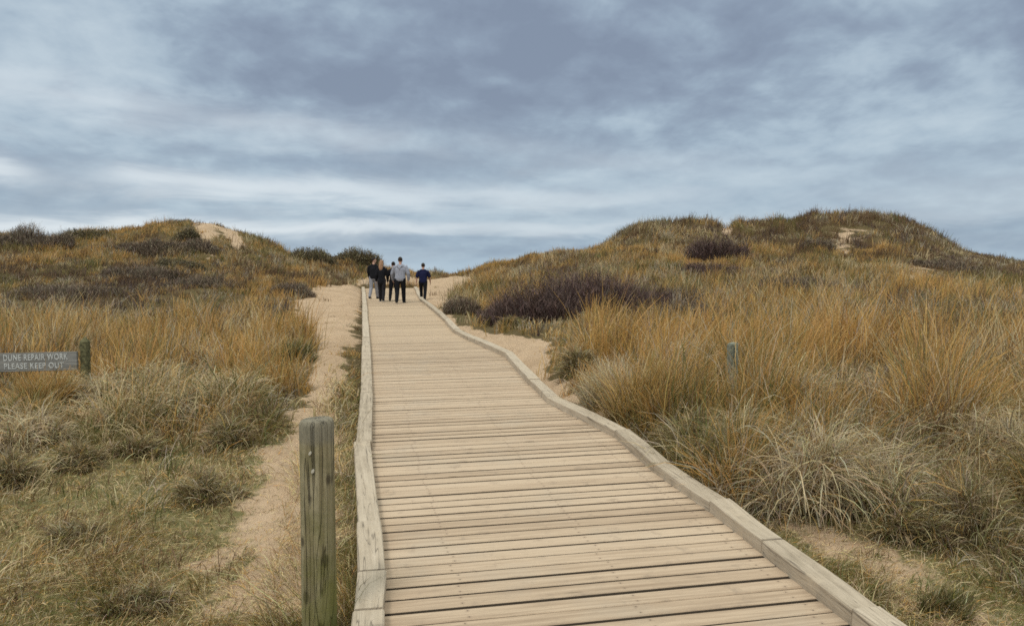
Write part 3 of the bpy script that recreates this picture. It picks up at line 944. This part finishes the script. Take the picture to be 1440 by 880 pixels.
# ------------------------------------------------------------------ scrub bushes
BUSH = [
    # px, py(base centre), half width m, half depth m, height m, tone, label
    (785, 450, 1.9, 1.3, 1.15, 0, 'largest dark purple thicket of bare twigs right of the boardwalk'),
    (868, 444, 1.6, 1.1, .85, 0, 'dark purple twiggy bush merging with the right end of the largest thicket'),
    (712, 451, .8, .8, .7, 0, 'dark twiggy bush at the left end of the largest thicket'),
    (650, 441, .6, .6, .5, 1, 'thin greyish bush of pale stems beside the upper right kerb'),
    (925, 437, 1.2, 1.0, .55, 1, 'low mauve-brown bush to the right of the thicket'),
    (970, 452, .7, .6, .5, 1, 'small brown bush in golden grass below the thicket level'),
    (1008, 371, 1.35, 1.0, 1.45, 0, 'round dark purple bush at the foot of the right dune'),
    (1000, 389, 1.35, .8, .55, 0, 'flat dark bush just below the round one at the dune foot'),
    (1125, 412, 1.5, .8, .5, 1, 'low mauve bush on the slope under the middle of the right dune'),
    (215, 360, 2.0, 1.2, .6, 1, 'wide dark brown bush across the middle of the left dune'),
    (278, 358, 1.5, 1.0, .6, 1, 'dark brown bush just below the bare sand of the left dune'),
    (205, 394, 1.9, 1.2, .62, 1, 'brown twiggy bush on the lower slope of the left dune'),
    (290, 408, 2.0, 1.0, .42, 1, 'long low brown bush near the foot of the left dune'),
    (40, 352, 2.4, 1.3, 1.0, 1, 'broad dark bush on the dune crest at the far left'),
    (95, 420, 2.2, 1.1, .6, 1, 'wide brown bush behind the golden grass on the far left'),
    (255, 380, 1.2, .7, .6, 2, 'small dark olive bush between the two brown ones on the left dune'),
    (445, 372, 1.55, 1.0, .85, 2, 'dark olive bush on the skyline left of the people'),
    (500, 376, 1.9, 1.0, 1.05, 2, 'larger olive-brown bush on the skyline behind the people'),
    (122, 340, 1.3, .9, .75, 2, 'dark olive bush on the skyline of the left dune shoulder'),
    (262, 343, .7, .6, .7, 2, 'dark olive bush on the left lip of the bare sand'),
    (412, 418, .9, .7, .5, 1, 'low grey-brown bush where the left track meets the dune'),
    (1150, 352, .9, .6, .6, 1, 'dark brown bush just left of the sand scar of the right dune'),
    (1335, 380, 1.9, .9, .5, 1, 'broad brown bush low on the right end of the right dune'),
]
TONES = [
    [(.105, .066, .056), (.145, .092, .074), (.08, .053, .046)],
    [(.16, .112, .078), (.115, .085, .058), (.22, .17, .11)],
    [(.14, .115, .06), (.19, .15, .072), (.11, .088, .055)],
]
def make_bush(x, y, a, b, h, tone):
    z0 = float(height(np.array([x]), np.array([y]))[0])
    B = Blades()
    n = int(2600 * max(.45, a * b / 2.0) ** .8)
    th = rng.uniform(0, 2 * np.pi, n); rr = np.sqrt(rng.random(n))
    X = x + a * rr * np.cos(th); Y = y + b * rr * np.sin(th)
    Z = height(X, Y) - .03
    bump = fbm(X * 1.6, Y * 1.6, int(x * 7) % 50 + 200, 2)
    H = h * np.sqrt(np.maximum(.06, 1 - rr ** 2 * .93)) * (.25 + 1.35 * bump)
    pal = np.array(TONES[tone])
    c = jit(pal[rng.integers(0, 3, n)], .22)
    az = th + rng.normal(0, .9, n)
    L = H * rng.uniform(.75, 1.2, n)
    p0 = np.abs(rng.normal(.12, .18, n)) + .3 * rr; p1 = p0 + rng.normal(.1, .35, n)
    w = np.maximum(.007, .0007 * y) * rng.uniform(.6, 1.3, n)
    B.add(np.stack([X, Y, Z], 1), L, az, p0, p1, w, c, jit(c * 1.12, .12), 3)
    # side twigs
    k = rng.integers(0, n, int(n * 1.6)); f = rng.uniform(.3, .95, len(k))
    hz = np.sin(p0[k]) * L[k] * f; vz = np.cos(p0[k]) * L[k] * f
    P2 = np.stack([X[k] + hz * np.cos(az[k]), Y[k] + hz * np.sin(az[k]), Z[k] + vz], 1)
    m = len(k)
    if tone == 2:
        lw, ll = np.maximum(.02, .0011 * y), .10
    else:
        lw, ll = np.maximum(.005, .00055 * y), .2
    B.add(P2, ll * rng.uniform(.6, 1.6, m) * h, rng.uniform(0, 2 * np.pi, m), rng.uniform(.2, 1.0, m), rng.uniform(.3, 1.3, m),
          np.full(m, lw) * rng.uniform(.6, 1.3, m), c[k], jit(c[k] * 1.1, .15), 2)
    return B, (x, y, z0)

def build_bushes():
    for px, py, a, b, h, tone, lab in BUSH:
        x, y = unproject(px, py)
        y += b * .6; x *= y / (y - b * .6)
        B, o = make_bush(x, y, a, b, h, tone)
        ob = B.build('scrub_bush', MTW, None, o)
        tag(ob, lab, 'bush', 'low scrub bushes on the dunes')
        KEEP_CLEAR.append((x, y, min(a, b) * .7))
build_bushes()

def clear_of(x, y):
    ok = np.ones(len(x), bool)
    for cx, cy, r in KEEP_CLEAR: ok &= np.hypot(x - cx, y - cy) > r
    return ok

def build_marram():
    B = Blades()
    KEEP_CLEAR.append((xscale(1030, 500) * 8.8, 8.8, .28))
    nC = 30000
    x, y = sample_ground(nC, 4.2, 62, mixlin=.35)
    xf, yf = sample_ground(15000, 30, 60, mixlin=0.)
    x = np.concatenate([x, xf]); y = np.concatenate([y, yf]); nC = len(x)
    s = sandmask(x, y)
    z = height(x, y, s)
    px, py, W, hg, dr, den = survey(x, y, z)
    dd = deck_dist(x, y)
    keep = (rng.random(nC) < den) & (dd > .28) & (rng.random(nC) > np.clip(s * 1.4, 0, .992)) & clear_of(x, y)
    # bare lane in the notch of the right dune
    x, y, z, W, hg, dr, s, dd = [v[keep] for v in (x, y, z, W, hg, dr, s, dd)]
    n = len(x)
    cd, ca, cid = cells(x, y)
    # each tussock has a ripeness of its own
    W[:, :2] *= (.35 + 1.5 * cid)[:, None]; W[:, 3:5] *= (.3 + 1.5 * (1 - cid))[:, None]; W[:, [2, 7]] *= (.5 + 1.2 * np.abs(2 * ((cid * 7.3) % 1) - 1))[:, None]
    cd2, ca2, cid2 = cells(x, y, 2.3, 540)
    fr_ = sm(26, 36, y)
    dome = np.exp(-(cd / .46) ** 2) * (1 - fr_) + np.exp(-(cd2 / .85) ** 2) * fr_
    W[:, :2] *= 1 + fr_[:, None] * (1.6 * cid2 - .8)[:, None]; W[:, 5:7] *= 1 + fr_[:, None] * (1.4 * (1 - cid2) - .4)[:, None]
    W[:, 5:7] *= (1.7 - 1.2 * dome)[:, None]
    thin = rng.random(n) < np.where(y < 26, .42, .12) * (1 - dome)
    kind = pick(W)
    sway = (fbm(x * .3, y * .3, 77, 2) - .5) * 7
    hg = np.where((x < xl(y)) & (y < 24) & (dd < 1.1), np.minimum(hg, .17), hg)
    hg = hg * np.interp(y, [30, 46], [1, .86]) * rng.uniform(.7, 1.15, n) * (.5 + .78 * dome) * (.7 + .6 * fbm(x * .5, y * .5, 31, 2)) * np.where(s > .3, .5, 1) * np.clip(.45 + dd * .8, .4, 1)
    nb = 17
    hg = np.where(thin, hg * .3, hg)
    for segs, sel, nb in ((4, y < 14, 16), (3, (y >= 14) & (y < 26), 17), (2, y >= 26, 20)):
        i = np.nonzero(sel)[0]
        rep = np.repeat(i, nb); m = len(rep)
        yy = y[rep]
        rad = np.abs(rng.normal(0, 1, m)) * np.interp(yy, [4, 12, 50], [.07, .12, .30]); th = rng.uniform(0, 2 * np.pi, m)
        X = x[rep] + rad * np.cos(th); Y = yy + rad * np.sin(th)
        Z = height(X, Y) - .02
        h = hg[rep] * rng.uniform(.55, 1.25, m)
        own = rng.random(m) < np.interp(yy, [10, 30], [.30, .10])
        kd = np.where(own, pick(W[rep]), kind[rep])
        base = PAL[kd]
        # leaf bases are greener / greyer than the ripened tips
        root = base * .62 + PAL[np.where(kd < 3, 3, kd)] * .38
        az = sway[rep] + rng.normal(0, 1.1, m)
        mix = rng.random(m) < .5
        az = np.where(mix, np.where(rng.random(m) < .5, th, ca[rep]) + rng.normal(0, .5, m), az)
        p0 = np.abs(rng.normal(.14, .22, m)); d = dr[rep]
        stiff = np.where(kd == 2, 1.35, np.where(kd == 7, 1.5, 1.))
        p1 = p0 + np.abs(rng.normal(.75, .45, m)) * d * stiff * 1.15
        w = np.maximum(.0046, np.interp(yy, [5, 14, 26, 60], [.0066, .0138, .0180, .036])) * rng.uniform(.65, 1.35, m)
        ok = (deck_dist(X, Y) > .2)
        P = np.stack([X, Y, Z], 1)
        B.add(P[ok], (h * (1 + .25 * d))[ok], az[ok], p0[ok], p1[ok], w[ok], jit(root[ok], .17), jit(base[ok], .20), segs)
    o = B.build('dune_grass', MBL)
    tag(o, 'golden and olive marram grass covering the dunes on both sides', 'grass', kind='stuff')
build_marram()

def build_turf():
    B = Blades()
    n = 420000
    y = 1 / rng.uniform(1 / 13., 1 / 2.4, n); u = rng.uniform(-.95, .95, n); x = u * (y + .5)
    s = sandmask(x, y); dd = deck_dist(x, y)
    z = height(x, y, s)
    px, py = project(x, y, z)
    left = x < xl(y)
    t = np.where(left, sm(535, 630, py + (fbm(x, y, 300, 2) - .5) * 60), sm(640, 730, py))
    # strip of rank grass along the outside of the left kerb
    strip = left & (dd < .75) & (dd > .19) & (y < 14)
    t = np.where(strip, 1., t)
    bare = sm(.55, .75, fbm(x * 1.3, y * 1.3, 320, 3))
    pr = t * (1 - np.clip(s * 1.1, 0, 1) * (.72 + .22 * sm(.4, .6, fbm(x * 1.8, y * 1.8, 325, 3)))) * (1 - .55 * bare)
    pr = np.where(strip, np.maximum(pr, .8 * (1 - s * .4)), pr)
    k = (rng.random(n) < pr) & (dd > .19) & (x * 0 + 1 > 0)
    x, y, z, s, dd, strip, left = [v[k] for v in (x, y, z, s, dd, strip, left)]
    n = len(x)
    g = fbm(x * .8, y * .8, 330, 3); g2 = fbm(x * 2.2, y * 2.2, 340, 2)
    #        gold orange straw olive green brown purp grey
    W = np.stack([.1 + 0 * g, .02 + 0 * g, .32 + .5 * sm(.5, .7, g2), .50 + 0 * g, .10 + .8 * sm(.45, .62, g), .3 + .6 * sm(.5, .7, g2), 0 * g, .25 + .3 * s], 1)
    W[strip, 4] += .5; W[strip, 3] += .5
    W[s > .3] = [.15, .02, .9, .15, .1, .3, 0, .6]
    c = PAL[pick(W)] * np.array([[1.2, 1.12, 1.0]])
    tuf = sm(.5, .72, fbm(x * 3.1, y * 3.1, 350, 2))
    L = (.045 + .10 * tuf + np.abs(rng.normal(0, .025, n)))
    L = np.where(strip, L * 1.7 + .03, L) * np.where(s > .4, .8, 1)
    L *= np.where(rng.random(n) < .05, 2.1, .82)
    az = (fbm(x * .9, y * .9, 360, 2) - .5) * 9 + rng.normal(0, 1.2, n)
    p0 = np.abs(rng.normal(.7, .45, n)); p1 = p0 + rng.uniform(.2, 1.5, n)
    fl = rng.random(n) < .3
    p0 = np.where(fl, rng.uniform(1.2, 1.5, n), p0); p1 = np.where(fl, rng.uniform(1.4, 1.8, n), p1)
    p0 = np.where(strip, p0 * .6, p0)
    P = np.stack([x, y, z + .004 + .01 * rng.random(n)], 1)
    B.add(P, L, az, p0, p1, width_at(y, .0007, .0036) * rng.uniform(.6, 1.3, n), jit(c, .2), jit(c, .2), 3)
    o = B.build('turf_grass', MBL)
    tag(o, 'short green and brown turf with dry straw beside the track', 'turf', kind='stuff')
build_turf()

# ------------------------------------------------------------------ people
def tube(bm, pts, rad, sx=1., sy=1., seg=14, up=None):
    """closed round-ended tube through pts; sx/sy squash the section in world x / y when it runs up"""
    pts = [Vector(p) for p in pts]; rings = []
    n = len(pts)
    for i, p in enumerate(pts):
        d = (pts[min(i + 1, n - 1)] - pts[max(i - 1, 0)]).normalized()
        a = Vector((1, 0, 0)) if abs(d.x) < .8 else Vector((0, 1, 0))
        e2 = d.cross(a).normalized(); e1 = e2.cross(d).normalized()
        r = rad[i] if not isinstance(rad, (int, float)) else rad
        r = (r, r) if isinstance(r, (int, float)) else r
        def ring(c, k): return [bm.verts.new(c + e1 * math.cos(t) * r[0] * sx * k + e2 * math.sin(t) * r[1] * sy * k) for t in [2 * math.pi * j / seg for j in range(seg)]]
        m = min(r)
        if i == 0:
            for q in (75, 50, 25): rings.append(ring(p - d * m * math.sin(R(q)), math.cos(R(q))))
        rings.append(ring(p, 1))
        if i == n - 1:
            for q in (25, 50, 75): rings.append(ring(p + d * m * math.sin(R(q)), math.cos(R(q))))
    for a, b in zip(rings[:-1], rings[1:]):
        for j in range(seg):
            bm.faces.new((a[j], a[(j + 1) % seg], b[(j + 1) % seg], b[j]))
    bm.faces.new(list(reversed(rings[0]))); bm.faces.new(rings[-1])

def ball(bm, c, r):
    q = bmesh.ops.create_uvsphere(bm, u_segments=18, v_segments=12, radius=1)
    for v in q['verts']: v.co = Vector((c[0] + v.co.x * r[0], c[1] + v.co.y * r[1], c[2] + v.co.z * r[2]))

def fuse(name, bm, mat, parent=None, voxel=.011, smooth=4):
    bmesh.ops.recalc_face_normals(bm, faces=bm.faces)
    me = bpy.data.meshes.new('tmp'); bm.to_mesh(me); bm.free()
    o = bpy.data.objects.new('tmp', me); COL.objects.link(o)
    md = o.modifiers.new('r', 'REMESH'); md.mode = 'VOXEL'; md.voxel_size = voxel
    if smooth:
        ms = o.modifiers.new('s', 'SMOOTH'); ms.factor = .5; ms.iterations = smooth
    bpy.context.view_layer.update()
    m2 = bpy.data.meshes.new_from_object(o.evaluated_get(bpy.context.evaluated_depsgraph_get()))
    m2.name = name
    bpy.data.objects.remove(o); bpy.data.meshes.remove(me)
    m2.materials.clear()
    return link(name, m2, mat, parent, True)

M_SKIN = mat_simple('skin', (.50, .30, .22), .6, .08, 30, .05)
def cloth(name, c): return mat_simple(name, c, .9, .2, 26, .35, .1)
M_BLACK = cloth('black_cloth', (.012, .012, .014)); M_CHAR = cloth('charcoal_cloth', (.022, .020, .022))
M_GREYH = cloth('grey_marl', (.27, .28, .32)); M_LGREY = cloth('light_grey_cloth', (.25, .25, .27))
M_NAVY = cloth('navy_cotton', (.012, .014, .042)); M_DARKH = mat_simple('dark_hair', (.018, .012, .009), .6, .3, 60, .6)
M_BLOND = mat_simple('light_brown_hair', (.30, .17, .095), .5, .4, 50, .8)
M_BROWNH = mat_simple('brown_hair', (.035, .024, .016), .6, .3, 60, .6)
M_SHOE = cloth('black_shoe', (.02, .02, .02)); M_SOLE = cloth('white_sole', (.55, .55, .54))

def person(px, py, H, spec):
    s = H / 1.75
    y0, x0 = to_deck(px, py)
    z0 = spec.get('z', float(zdeck(y0)) + .003)
    if spec.get('onground'): z0 = float(height(np.array([x0]), np.array([y0]))[0])
    wsc = spec.get('w', 1.0)
    st_ = spec.get('stride', .3)            # half stride of the legs (radians)
    side = spec.get('lead', 1)
    def leg(sg, grow=0.0, cut=None):
        ph = st_ * (1 if sg == side else -1)
        hip = Vector((.095 * sg * wsc, 0, .93))
        kn = hip + Vector((.0 * sg + spec.get('splay', 0) * sg * .2, math.sin(ph + .10) * .44, -math.cos(ph + .10) * .44))
        kb = .30 if ph < 0 else -.04          # trailing knee bends
        an = kn + Vector((spec.get('splay', 0) * sg * .2, math.sin(ph - kb) * .42, -math.cos(ph - kb) * .42))
        return hip, kn, an
    legs = {sg: leg(sg) for sg in (-1, 1)}
    low = min(l[2].z for l in legs.values()); dz = .075 - low
    for sg in legs: legs[sg] = tuple(p + Vector((0, 0, dz)) for p in legs[sg])
    hz = .93 + dz
    lean = spec.get('lean', .03)
    chest = Vector((0, lean, hz + .40)); neck = Vector((0, lean * 1.3, hz + .545)); head = Vector((0, lean * 1.5 + .02, hz + .70))
    turn = spec.get('turn', 0.)
    sw = .19 * wsc
    arms = {}
    for sg in (-1, 1):
        ph = -st_ * .8 * (1 if sg == side else -1)
        sh = Vector((sw * sg, lean, hz + .475))
        b = spec.get('arm', .12)
        el = sh + Vector((sg * b * .30 + .02 * sg, math.sin(ph) * .28, -.275))
        wr = el + Vector((-sg * spec.get('tuck', .0) * .26 + sg * b * .10, math.sin(ph + .45) * .24, -.225))
        arms[sg] = (sh, el, wr)
    # --- skin: one continuous body
    bm = bmesh.new()
    tube(bm, [(0, 0, hz - .02), (0, lean * .3, hz + .15), (0, lean, hz + .35), (0, lean, hz + .46)], [(.145 * wsc, .10), (.125 * wsc, .09), (.155 * wsc, .105), (.13 * wsc, .085)])
    for sg in (-1, 1):
        hip, kn, an = legs[sg]
        tube(bm, [hip, hip.lerp(kn, .5), kn, kn.lerp(an, .35), an], [.085, .072, .055, .053, .038])
        tube(bm, [an + Vector((0, -.04, -.035)), an + Vector((0, .15, -.05))], [.034, .028])
        sh, el, wr = arms[sg]
        tube(bm, [(0, lean, hz + .455), sh - Vector((.02 * sg, 0, .02)), sh.lerp(el, .5), el, el.lerp(wr, .4), wr], [.06, .048, .044, .040, .038, .027])
        d = (wr - el).normalized(); q = Vector((0, 1, 0))
        palm = wr + d * .075
        tube(bm, [wr, palm], [(.02, .032), (.018, .042)])
        for f_, (oy, ln) in enumerate(((-.032, .062), (-.011, .075), (.011, .08), (.032, .07))):
            b0 = palm + q * oy; tube(bm, [b0, b0 + d * ln * .5 + Vector((-sg * .008, 0, 0)), b0 + d * ln + Vector((-sg * .026, 0, 0))], [.0095, .009, .008], seg=8)
        b0 = wr + d * .03 + q * .03; tube(bm, [b0, b0 + d * .035 + q * .028, b0 + d * .065 + q * .032], [.012, .011, .009], seg=8)
    tube(bm, [(0, lean, hz + .46), neck, head], [.062, .056, .05])
    cs, sn = math.cos(turn), math.sin(turn)
    def hd(x, y, z): return head + Vector((x * cs + y * sn, -x * sn + y * cs, z))   # head space, face to +y
    ball(bm, hd(0, 0, .02), (.077, .092, .112)); ball(bm, hd(0, .03, -.055), (.056, .06, .06))
    tube(bm, [hd(0, .085, .02), hd(0, .106, -.015)], [.012, .017], seg=8)
    for sg in (-1, 1):
        ball(bm, hd(.078 * sg, -.005, .0), (.012, .022, .032)); ball(bm, hd(.03 * sg, .078, .022), (.015, .012, .011))
    tube(bm, [hd(-.022, .083, -.055), hd(.022, .083, -.055)], [.009, .009], seg=8)
    body = fuse('person', bm, M_SKIN, None, .008, 3)
    # --- trousers
    bm = bmesh.new(); gt = spec.get('tr', .0)
    tube(bm, [(0, 0, hz + .12), (0, 0, hz - .03)], [(.155 * wsc, .118), (.165 * wsc, .125)])
    for sg in (-1, 1):
        hip, kn, an = legs[sg]
        tube(bm, [hip, hip.lerp(kn, .5), kn, kn.lerp(an, .5), an + Vector((0, 0, .01))], [.105 + gt, .092 + gt, .076 + gt, .070 + gt, .058 + gt])
    fuse('trousers', bm, spec['tmat'], body)
    # --- top
    bm = bmesh.new(); g = spec.get('bulk', .0); hem = spec.get('hem', .02)
    tube(bm, [(0, 0, hz + hem), (0, lean * .3, hz + .16), (0, lean, hz + .35), (0, lean, hz + .455)],
         [((.175 + g) * wsc, .135 + g), ((.165 + g) * wsc, .125 + g), ((.185 + g) * wsc, .135 + g), ((.15 + g * .5) * wsc, .095 + g * .3)])
    for sg in (-1, 1):
        sh, el, wr = arms[sg]
        if spec.get('short'):
            tube(bm, [(0, lean, hz + .475), (.09 * sg, lean, hz + .478), sh - Vector((.012 * sg, 0, .03)), sh.lerp(el, .5), sh.lerp(el, .85)], [.085, .088, .084, .078, .076])
        else:
            tube(bm, [(0, lean, hz + .475), (.09 * sg, lean, hz + .478), sh - Vector((.012 * sg, 0, .035)), sh.lerp(el, .5), el, el.lerp(wr, .5), wr], [.082 + g * .3, .085 + g * .4, .080 + g * .5, .072 + g * .5, .062 + g * .5, .056 + g * .5, .046])
    if spec.get('hood'):
        tube(bm, [(-.075, lean - .03, hz + .53), (-.06, lean - .10, hz + .48), (0, lean - .13, hz + .40), (.06, lean - .10, hz + .48), (.075, lean - .03, hz + .53)], [.035, .045, .06, .045, .035])
    fuse('hoodie' if spec.get('hood') else ('t_shirt' if spec.get('short') else 'jacket'), bm, spec['cmat'], body)
    # --- hair
    bm = bmesh.new()
    ball(bm, hd(0, -.022, .045), (.086, .092, .098))
    if spec.get('long'):
        tube(bm, [hd(0, -.04, .06), hd(0, -.085, -.06), hd(0, -.11, -.2), hd(0.01, -.12, -.31)], [(.085, .07), (.098, .06), (.092, .05), (.05, .03)])
    fuse('hair', bm, spec['hmat'], body, .010, 2)
    for sg in (-1, 1):
        hip, kn, an = legs[sg]
        bm = bmesh.new()
        tube(bm, [an + Vector((0, -.035, -.03)), an + Vector((.008 * sg, .08, -.038)), an + Vector((.012 * sg, .17, -.046))], [(.048, .045), (.05, .038), (.045, .030)])
        o = fuse('shoe', bm, M_SHOE, body, .009, 2)
        if spec.get('soles'):
            bm = bmesh.new()
            tube(bm, [an + Vector((0, -.05, -.066)), an + Vector((.012 * sg, .18, -.068))], [(.05, .014), (.047, .013)])
            fuse('sole', bm, M_SOLE, o, .009, 1)
    body.scale = (s, s, s); body.location = (x0, y0, z0); body.rotation_euler = (0, 0, spec.get('rz', 0))
    tag(body, spec['label'], 'person', 'people walking up the boardwalk')

person(525.5, 420.5, 1.70, dict(label='person in black top and pale grey trousers at the left of the group', tmat=M_LGREY, cmat=M_BLACK, hmat=M_DARKH,
       stride=.20, lead=1, turn=.9, rz=R(-8), bulk=.012, w=.95))
person(537, 424.5, 1.62, dict(label='person with long light brown hair, all in black, beside the one in grey trousers', tmat=M_CHAR, cmat=M_BLACK, hmat=M_BLOND,
       stride=.20, lead=-1, turn=.25, long=True, soles=True, hem=-.10, bulk=.008, w=.86, rz=R(4)))
person(553.5, 423.8, 1.55, dict(label='person all in black half hidden behind the grey hoodie', tmat=M_BLACK, cmat=M_CHAR, hmat=M_DARKH,
       stride=.22, lead=1, splay=.17, w=.95, rz=R(10)))
person(563, 426.5, 1.74, dict(label='broad person in grey hoodie and black trousers walking away', tmat=M_BLACK, cmat=M_GREYH, hmat=M_BROWNH,
       stride=.17, lead=1, hood=True, bulk=.016, w=1.12, arm=.26, tuck=.12, tr=.008))
person(595, 420.5, 1.60, dict(label='person in navy short-sleeved top and black trousers walking alone by the right kerb', tmat=M_BLACK, cmat=M_NAVY, hmat=M_BROWNH,
       stride=.24, lead=-1, short=True, arm=.20, lean=.05, onground=True, w=1.05, bulk=.008))

# ------------------------------------------------------------------ sky and light
SUN_EL, SUN_AZ = R(52), R(205)          # azimuth clockwise from +Y; high, behind the camera and a little left
w = bpy.data.worlds.new('World'); S.world = w; w.use_nodes = True
nt = w.node_tree; nt.nodes.clear(); n = N(nt)
out = nt.nodes.new('ShaderNodeOutputWorld')
bg = nt.nodes.new('ShaderNodeBackground'); bg.inputs[1].default_value = .1
nt.links.new(bg.outputs[0], out.inputs[0])
sky = n('TexSky', sky_type='NISHITA', sun_disc=False, sun_elevation=SUN_EL, sun_rotation=SUN_AZ, air_density=1.2, dust_density=2.0)
d = n('TexCoord').outputs['Generated']
xyz = n('SeparateXYZ', ins={0: d}).outputs
el = n.math('MAXIMUM', xyz[2], 0.0)
den = n.math('ADD', el, .27)
P = n('CombineXYZ', ins={0: n.math('DIVIDE', xyz[0], den), 1: n.math('DIVIDE', xyz[1], den), 2: 0.0}).outputs[0]
def lump(sc, rot, loc, det, ro):
    a = n.noise(n.mapping(P, sc, (0, 0, R(rot)), loc), 1.0, det, ro, .25)
    b = n.noise(n.mapping(P, sc, (0, 0, R(rot)), (loc[0] + .04, loc[1] + .26, 0)), 1.0, 3, ro, .25)
    return a, n.math('SUBTRACT', a, b)
c1, r1 = lump((1.15, 1.1, 1), 14, (3.1, 1.7, 0), 5, .52)
c2, r2 = lump((3.1, 2.7, 1), -10, (7.4, 2.2, 0), 5, .55)
c3, r3 = lump((7.5, 6.2, 1), 6, (2.4, 5.2, 0), 5, .58)
cl = n.math('ADD', n.math('ADD', n.math('MULTIPLY', c1, .52), n.math('MULTIPLY', c2, .31)), n.math('MULTIPLY', c3, .17))
rl = n.math('ADD', n.math('MULTIPLY', r1, .16), n.math('ADD', n.math('MULTIPLY', r2, .17), n.math('MULTIPLY', r3, .08)))
cl = n.math('ADD', cl, rl)
dark = n.ramp(cl, [(.37, (2.35, 2.90, 3.85)), (.445, (2.75, 3.42, 4.42)), (.505, (3.3, 4.15, 5.15)), (.56, (4.15, 5.15, 6.1)), (.65, (5.2, 6.2, 7.0))])
azm = n.math('DIVIDE', xyz[0], n.math('MAXIMUM', xyz[1], .05))
Q = n('CombineXYZ', ins={0: n.math('MULTIPLY', azm, 3.6), 1: n.math('MULTIPLY', el, 10.5), 2: 0.0}).outputs[0]
s1 = n.noise(Q, 1.0, 5, .55, .6)
s2 = n.noise(n.mapping(Q, (1.3, 2.6, 1), (0, 0, R(-5)), (5.2, 3.3, 0)), 1.0, 5, .58, .5)
low = n.mrange(el, .05, .24, 1, 0)
stv = n.math('ADD', n.math('MULTIPLY', s1, .6), n.math('MULTIPLY', s2, .4))
lowc = n.ramp(stv, [(.34, (3.0, 4.0, 5.2)), (.46, (3.6, 4.75, 5.85)), (.56, (4.6, 5.75, 6.7)), (.68, (6.4, 7.3, 7.9))])
cloud = n.mix(n.math('MULTIPLY', low, .6), dark, lowc)
cloud = n.mix(n.mrange(el, .0, .035, .75, 0), cloud, (4.5, 5.85, 6.95))
# long breaks of light in the cloud low over the sea
elw = n.math('ADD', el, n.math('MULTIPLY', n.math('SUBTRACT', s2, .5), .055))
for e0, slp, wd, amt, off, thr in ((.061, .012, .0105, 1.0, (0, 0), .36), (.100, -.022, .015, .9, (4, 1), .42), (.155, -.075, .020, .55, (1.5, 6), .46), (.012, .0, .006, .5, (9, 2), .5)):
    ec = n.math('ADD', n.math('MULTIPLY', azm, slp), e0)
    dd_ = n.math('DIVIDE', n.math('SUBTRACT', elw, ec), wd)
    g = n.math('POWER', 2.718, n.math('MULTIPLY', n.math('MULTIPLY', dd_, dd_), -1.0))
    ev = n.noise(n('CombineXYZ', ins={0: n.math('ADD', n.math('MULTIPLY', azm, 2.1), off[0]), 1: n.math('ADD', n.math('MULTIPLY', el, 5), off[1]), 2: 0.0}).outputs[0], 1.0, 3, .5)
    lf = n.mrange(azm, -.5, .55, 1.0, .25)
    f = n.math('MULTIPLY', n.math('MULTIPLY', g, n.mrange(ev, thr - .12, thr + .1)), n.math('MULTIPLY', lf, amt))
    cloud = n.mix(f, cloud, (7.3, 8.0, 8.5))
# an overcast vault is brighter overhead than near the horizon
up = n.mrange(el, .34, .95)
bst = n.mix(up, (1, 1, 1), (4.7, 3.95, 3.05))
cloud = n.mix(1.0, cloud, bst, 'MULTIPLY')
col = n.mix(.93, sky.outputs[0], cloud)
nt.links.new(col, bg.inputs[0])

sd = bpy.data.lights.new('sun', 'SUN'); sd.energy = 1.5; sd.angle = R(12); sd.color = (1, .96, .9)
so = bpy.data.objects.new('sun', sd); COL.objects.link(so)
dv = Vector((math.sin(SUN_AZ) * math.cos(SUN_EL), math.cos(SUN_AZ) * math.cos(SUN_EL), math.sin(SUN_EL)))
so.rotation_euler = (-dv).to_track_quat('-Z', 'Y').to_euler(); so.location = (0, 0, 30)

cd = bpy.data.cameras.new('camera'); cd.sensor_width = 36; cd.sensor_fit = 'HORIZONTAL'; cd.lens = 36 * F / 1440; cd.clip_end = 6000; cd.clip_start = .05
co = bpy.data.objects.new('camera', cd); COL.objects.link(co); co.location = (0, 0, CAMZ); co.rotation_euler = (R(90) - PITCH, 0, 0)
S.camera = co
v = S.view_settings; v.view_transform = 'Standard'; v.look = 'None'; v.gamma = 1; v.use_curve_mapping = False; v.exposure = 0
S.cycles.use_denoising = False; S.cycles.filter_width = 1.65
S.cycles.max_bounces = 6; S.cycles.diffuse_bounces = 3; S.cycles.transmission_bounces = 2
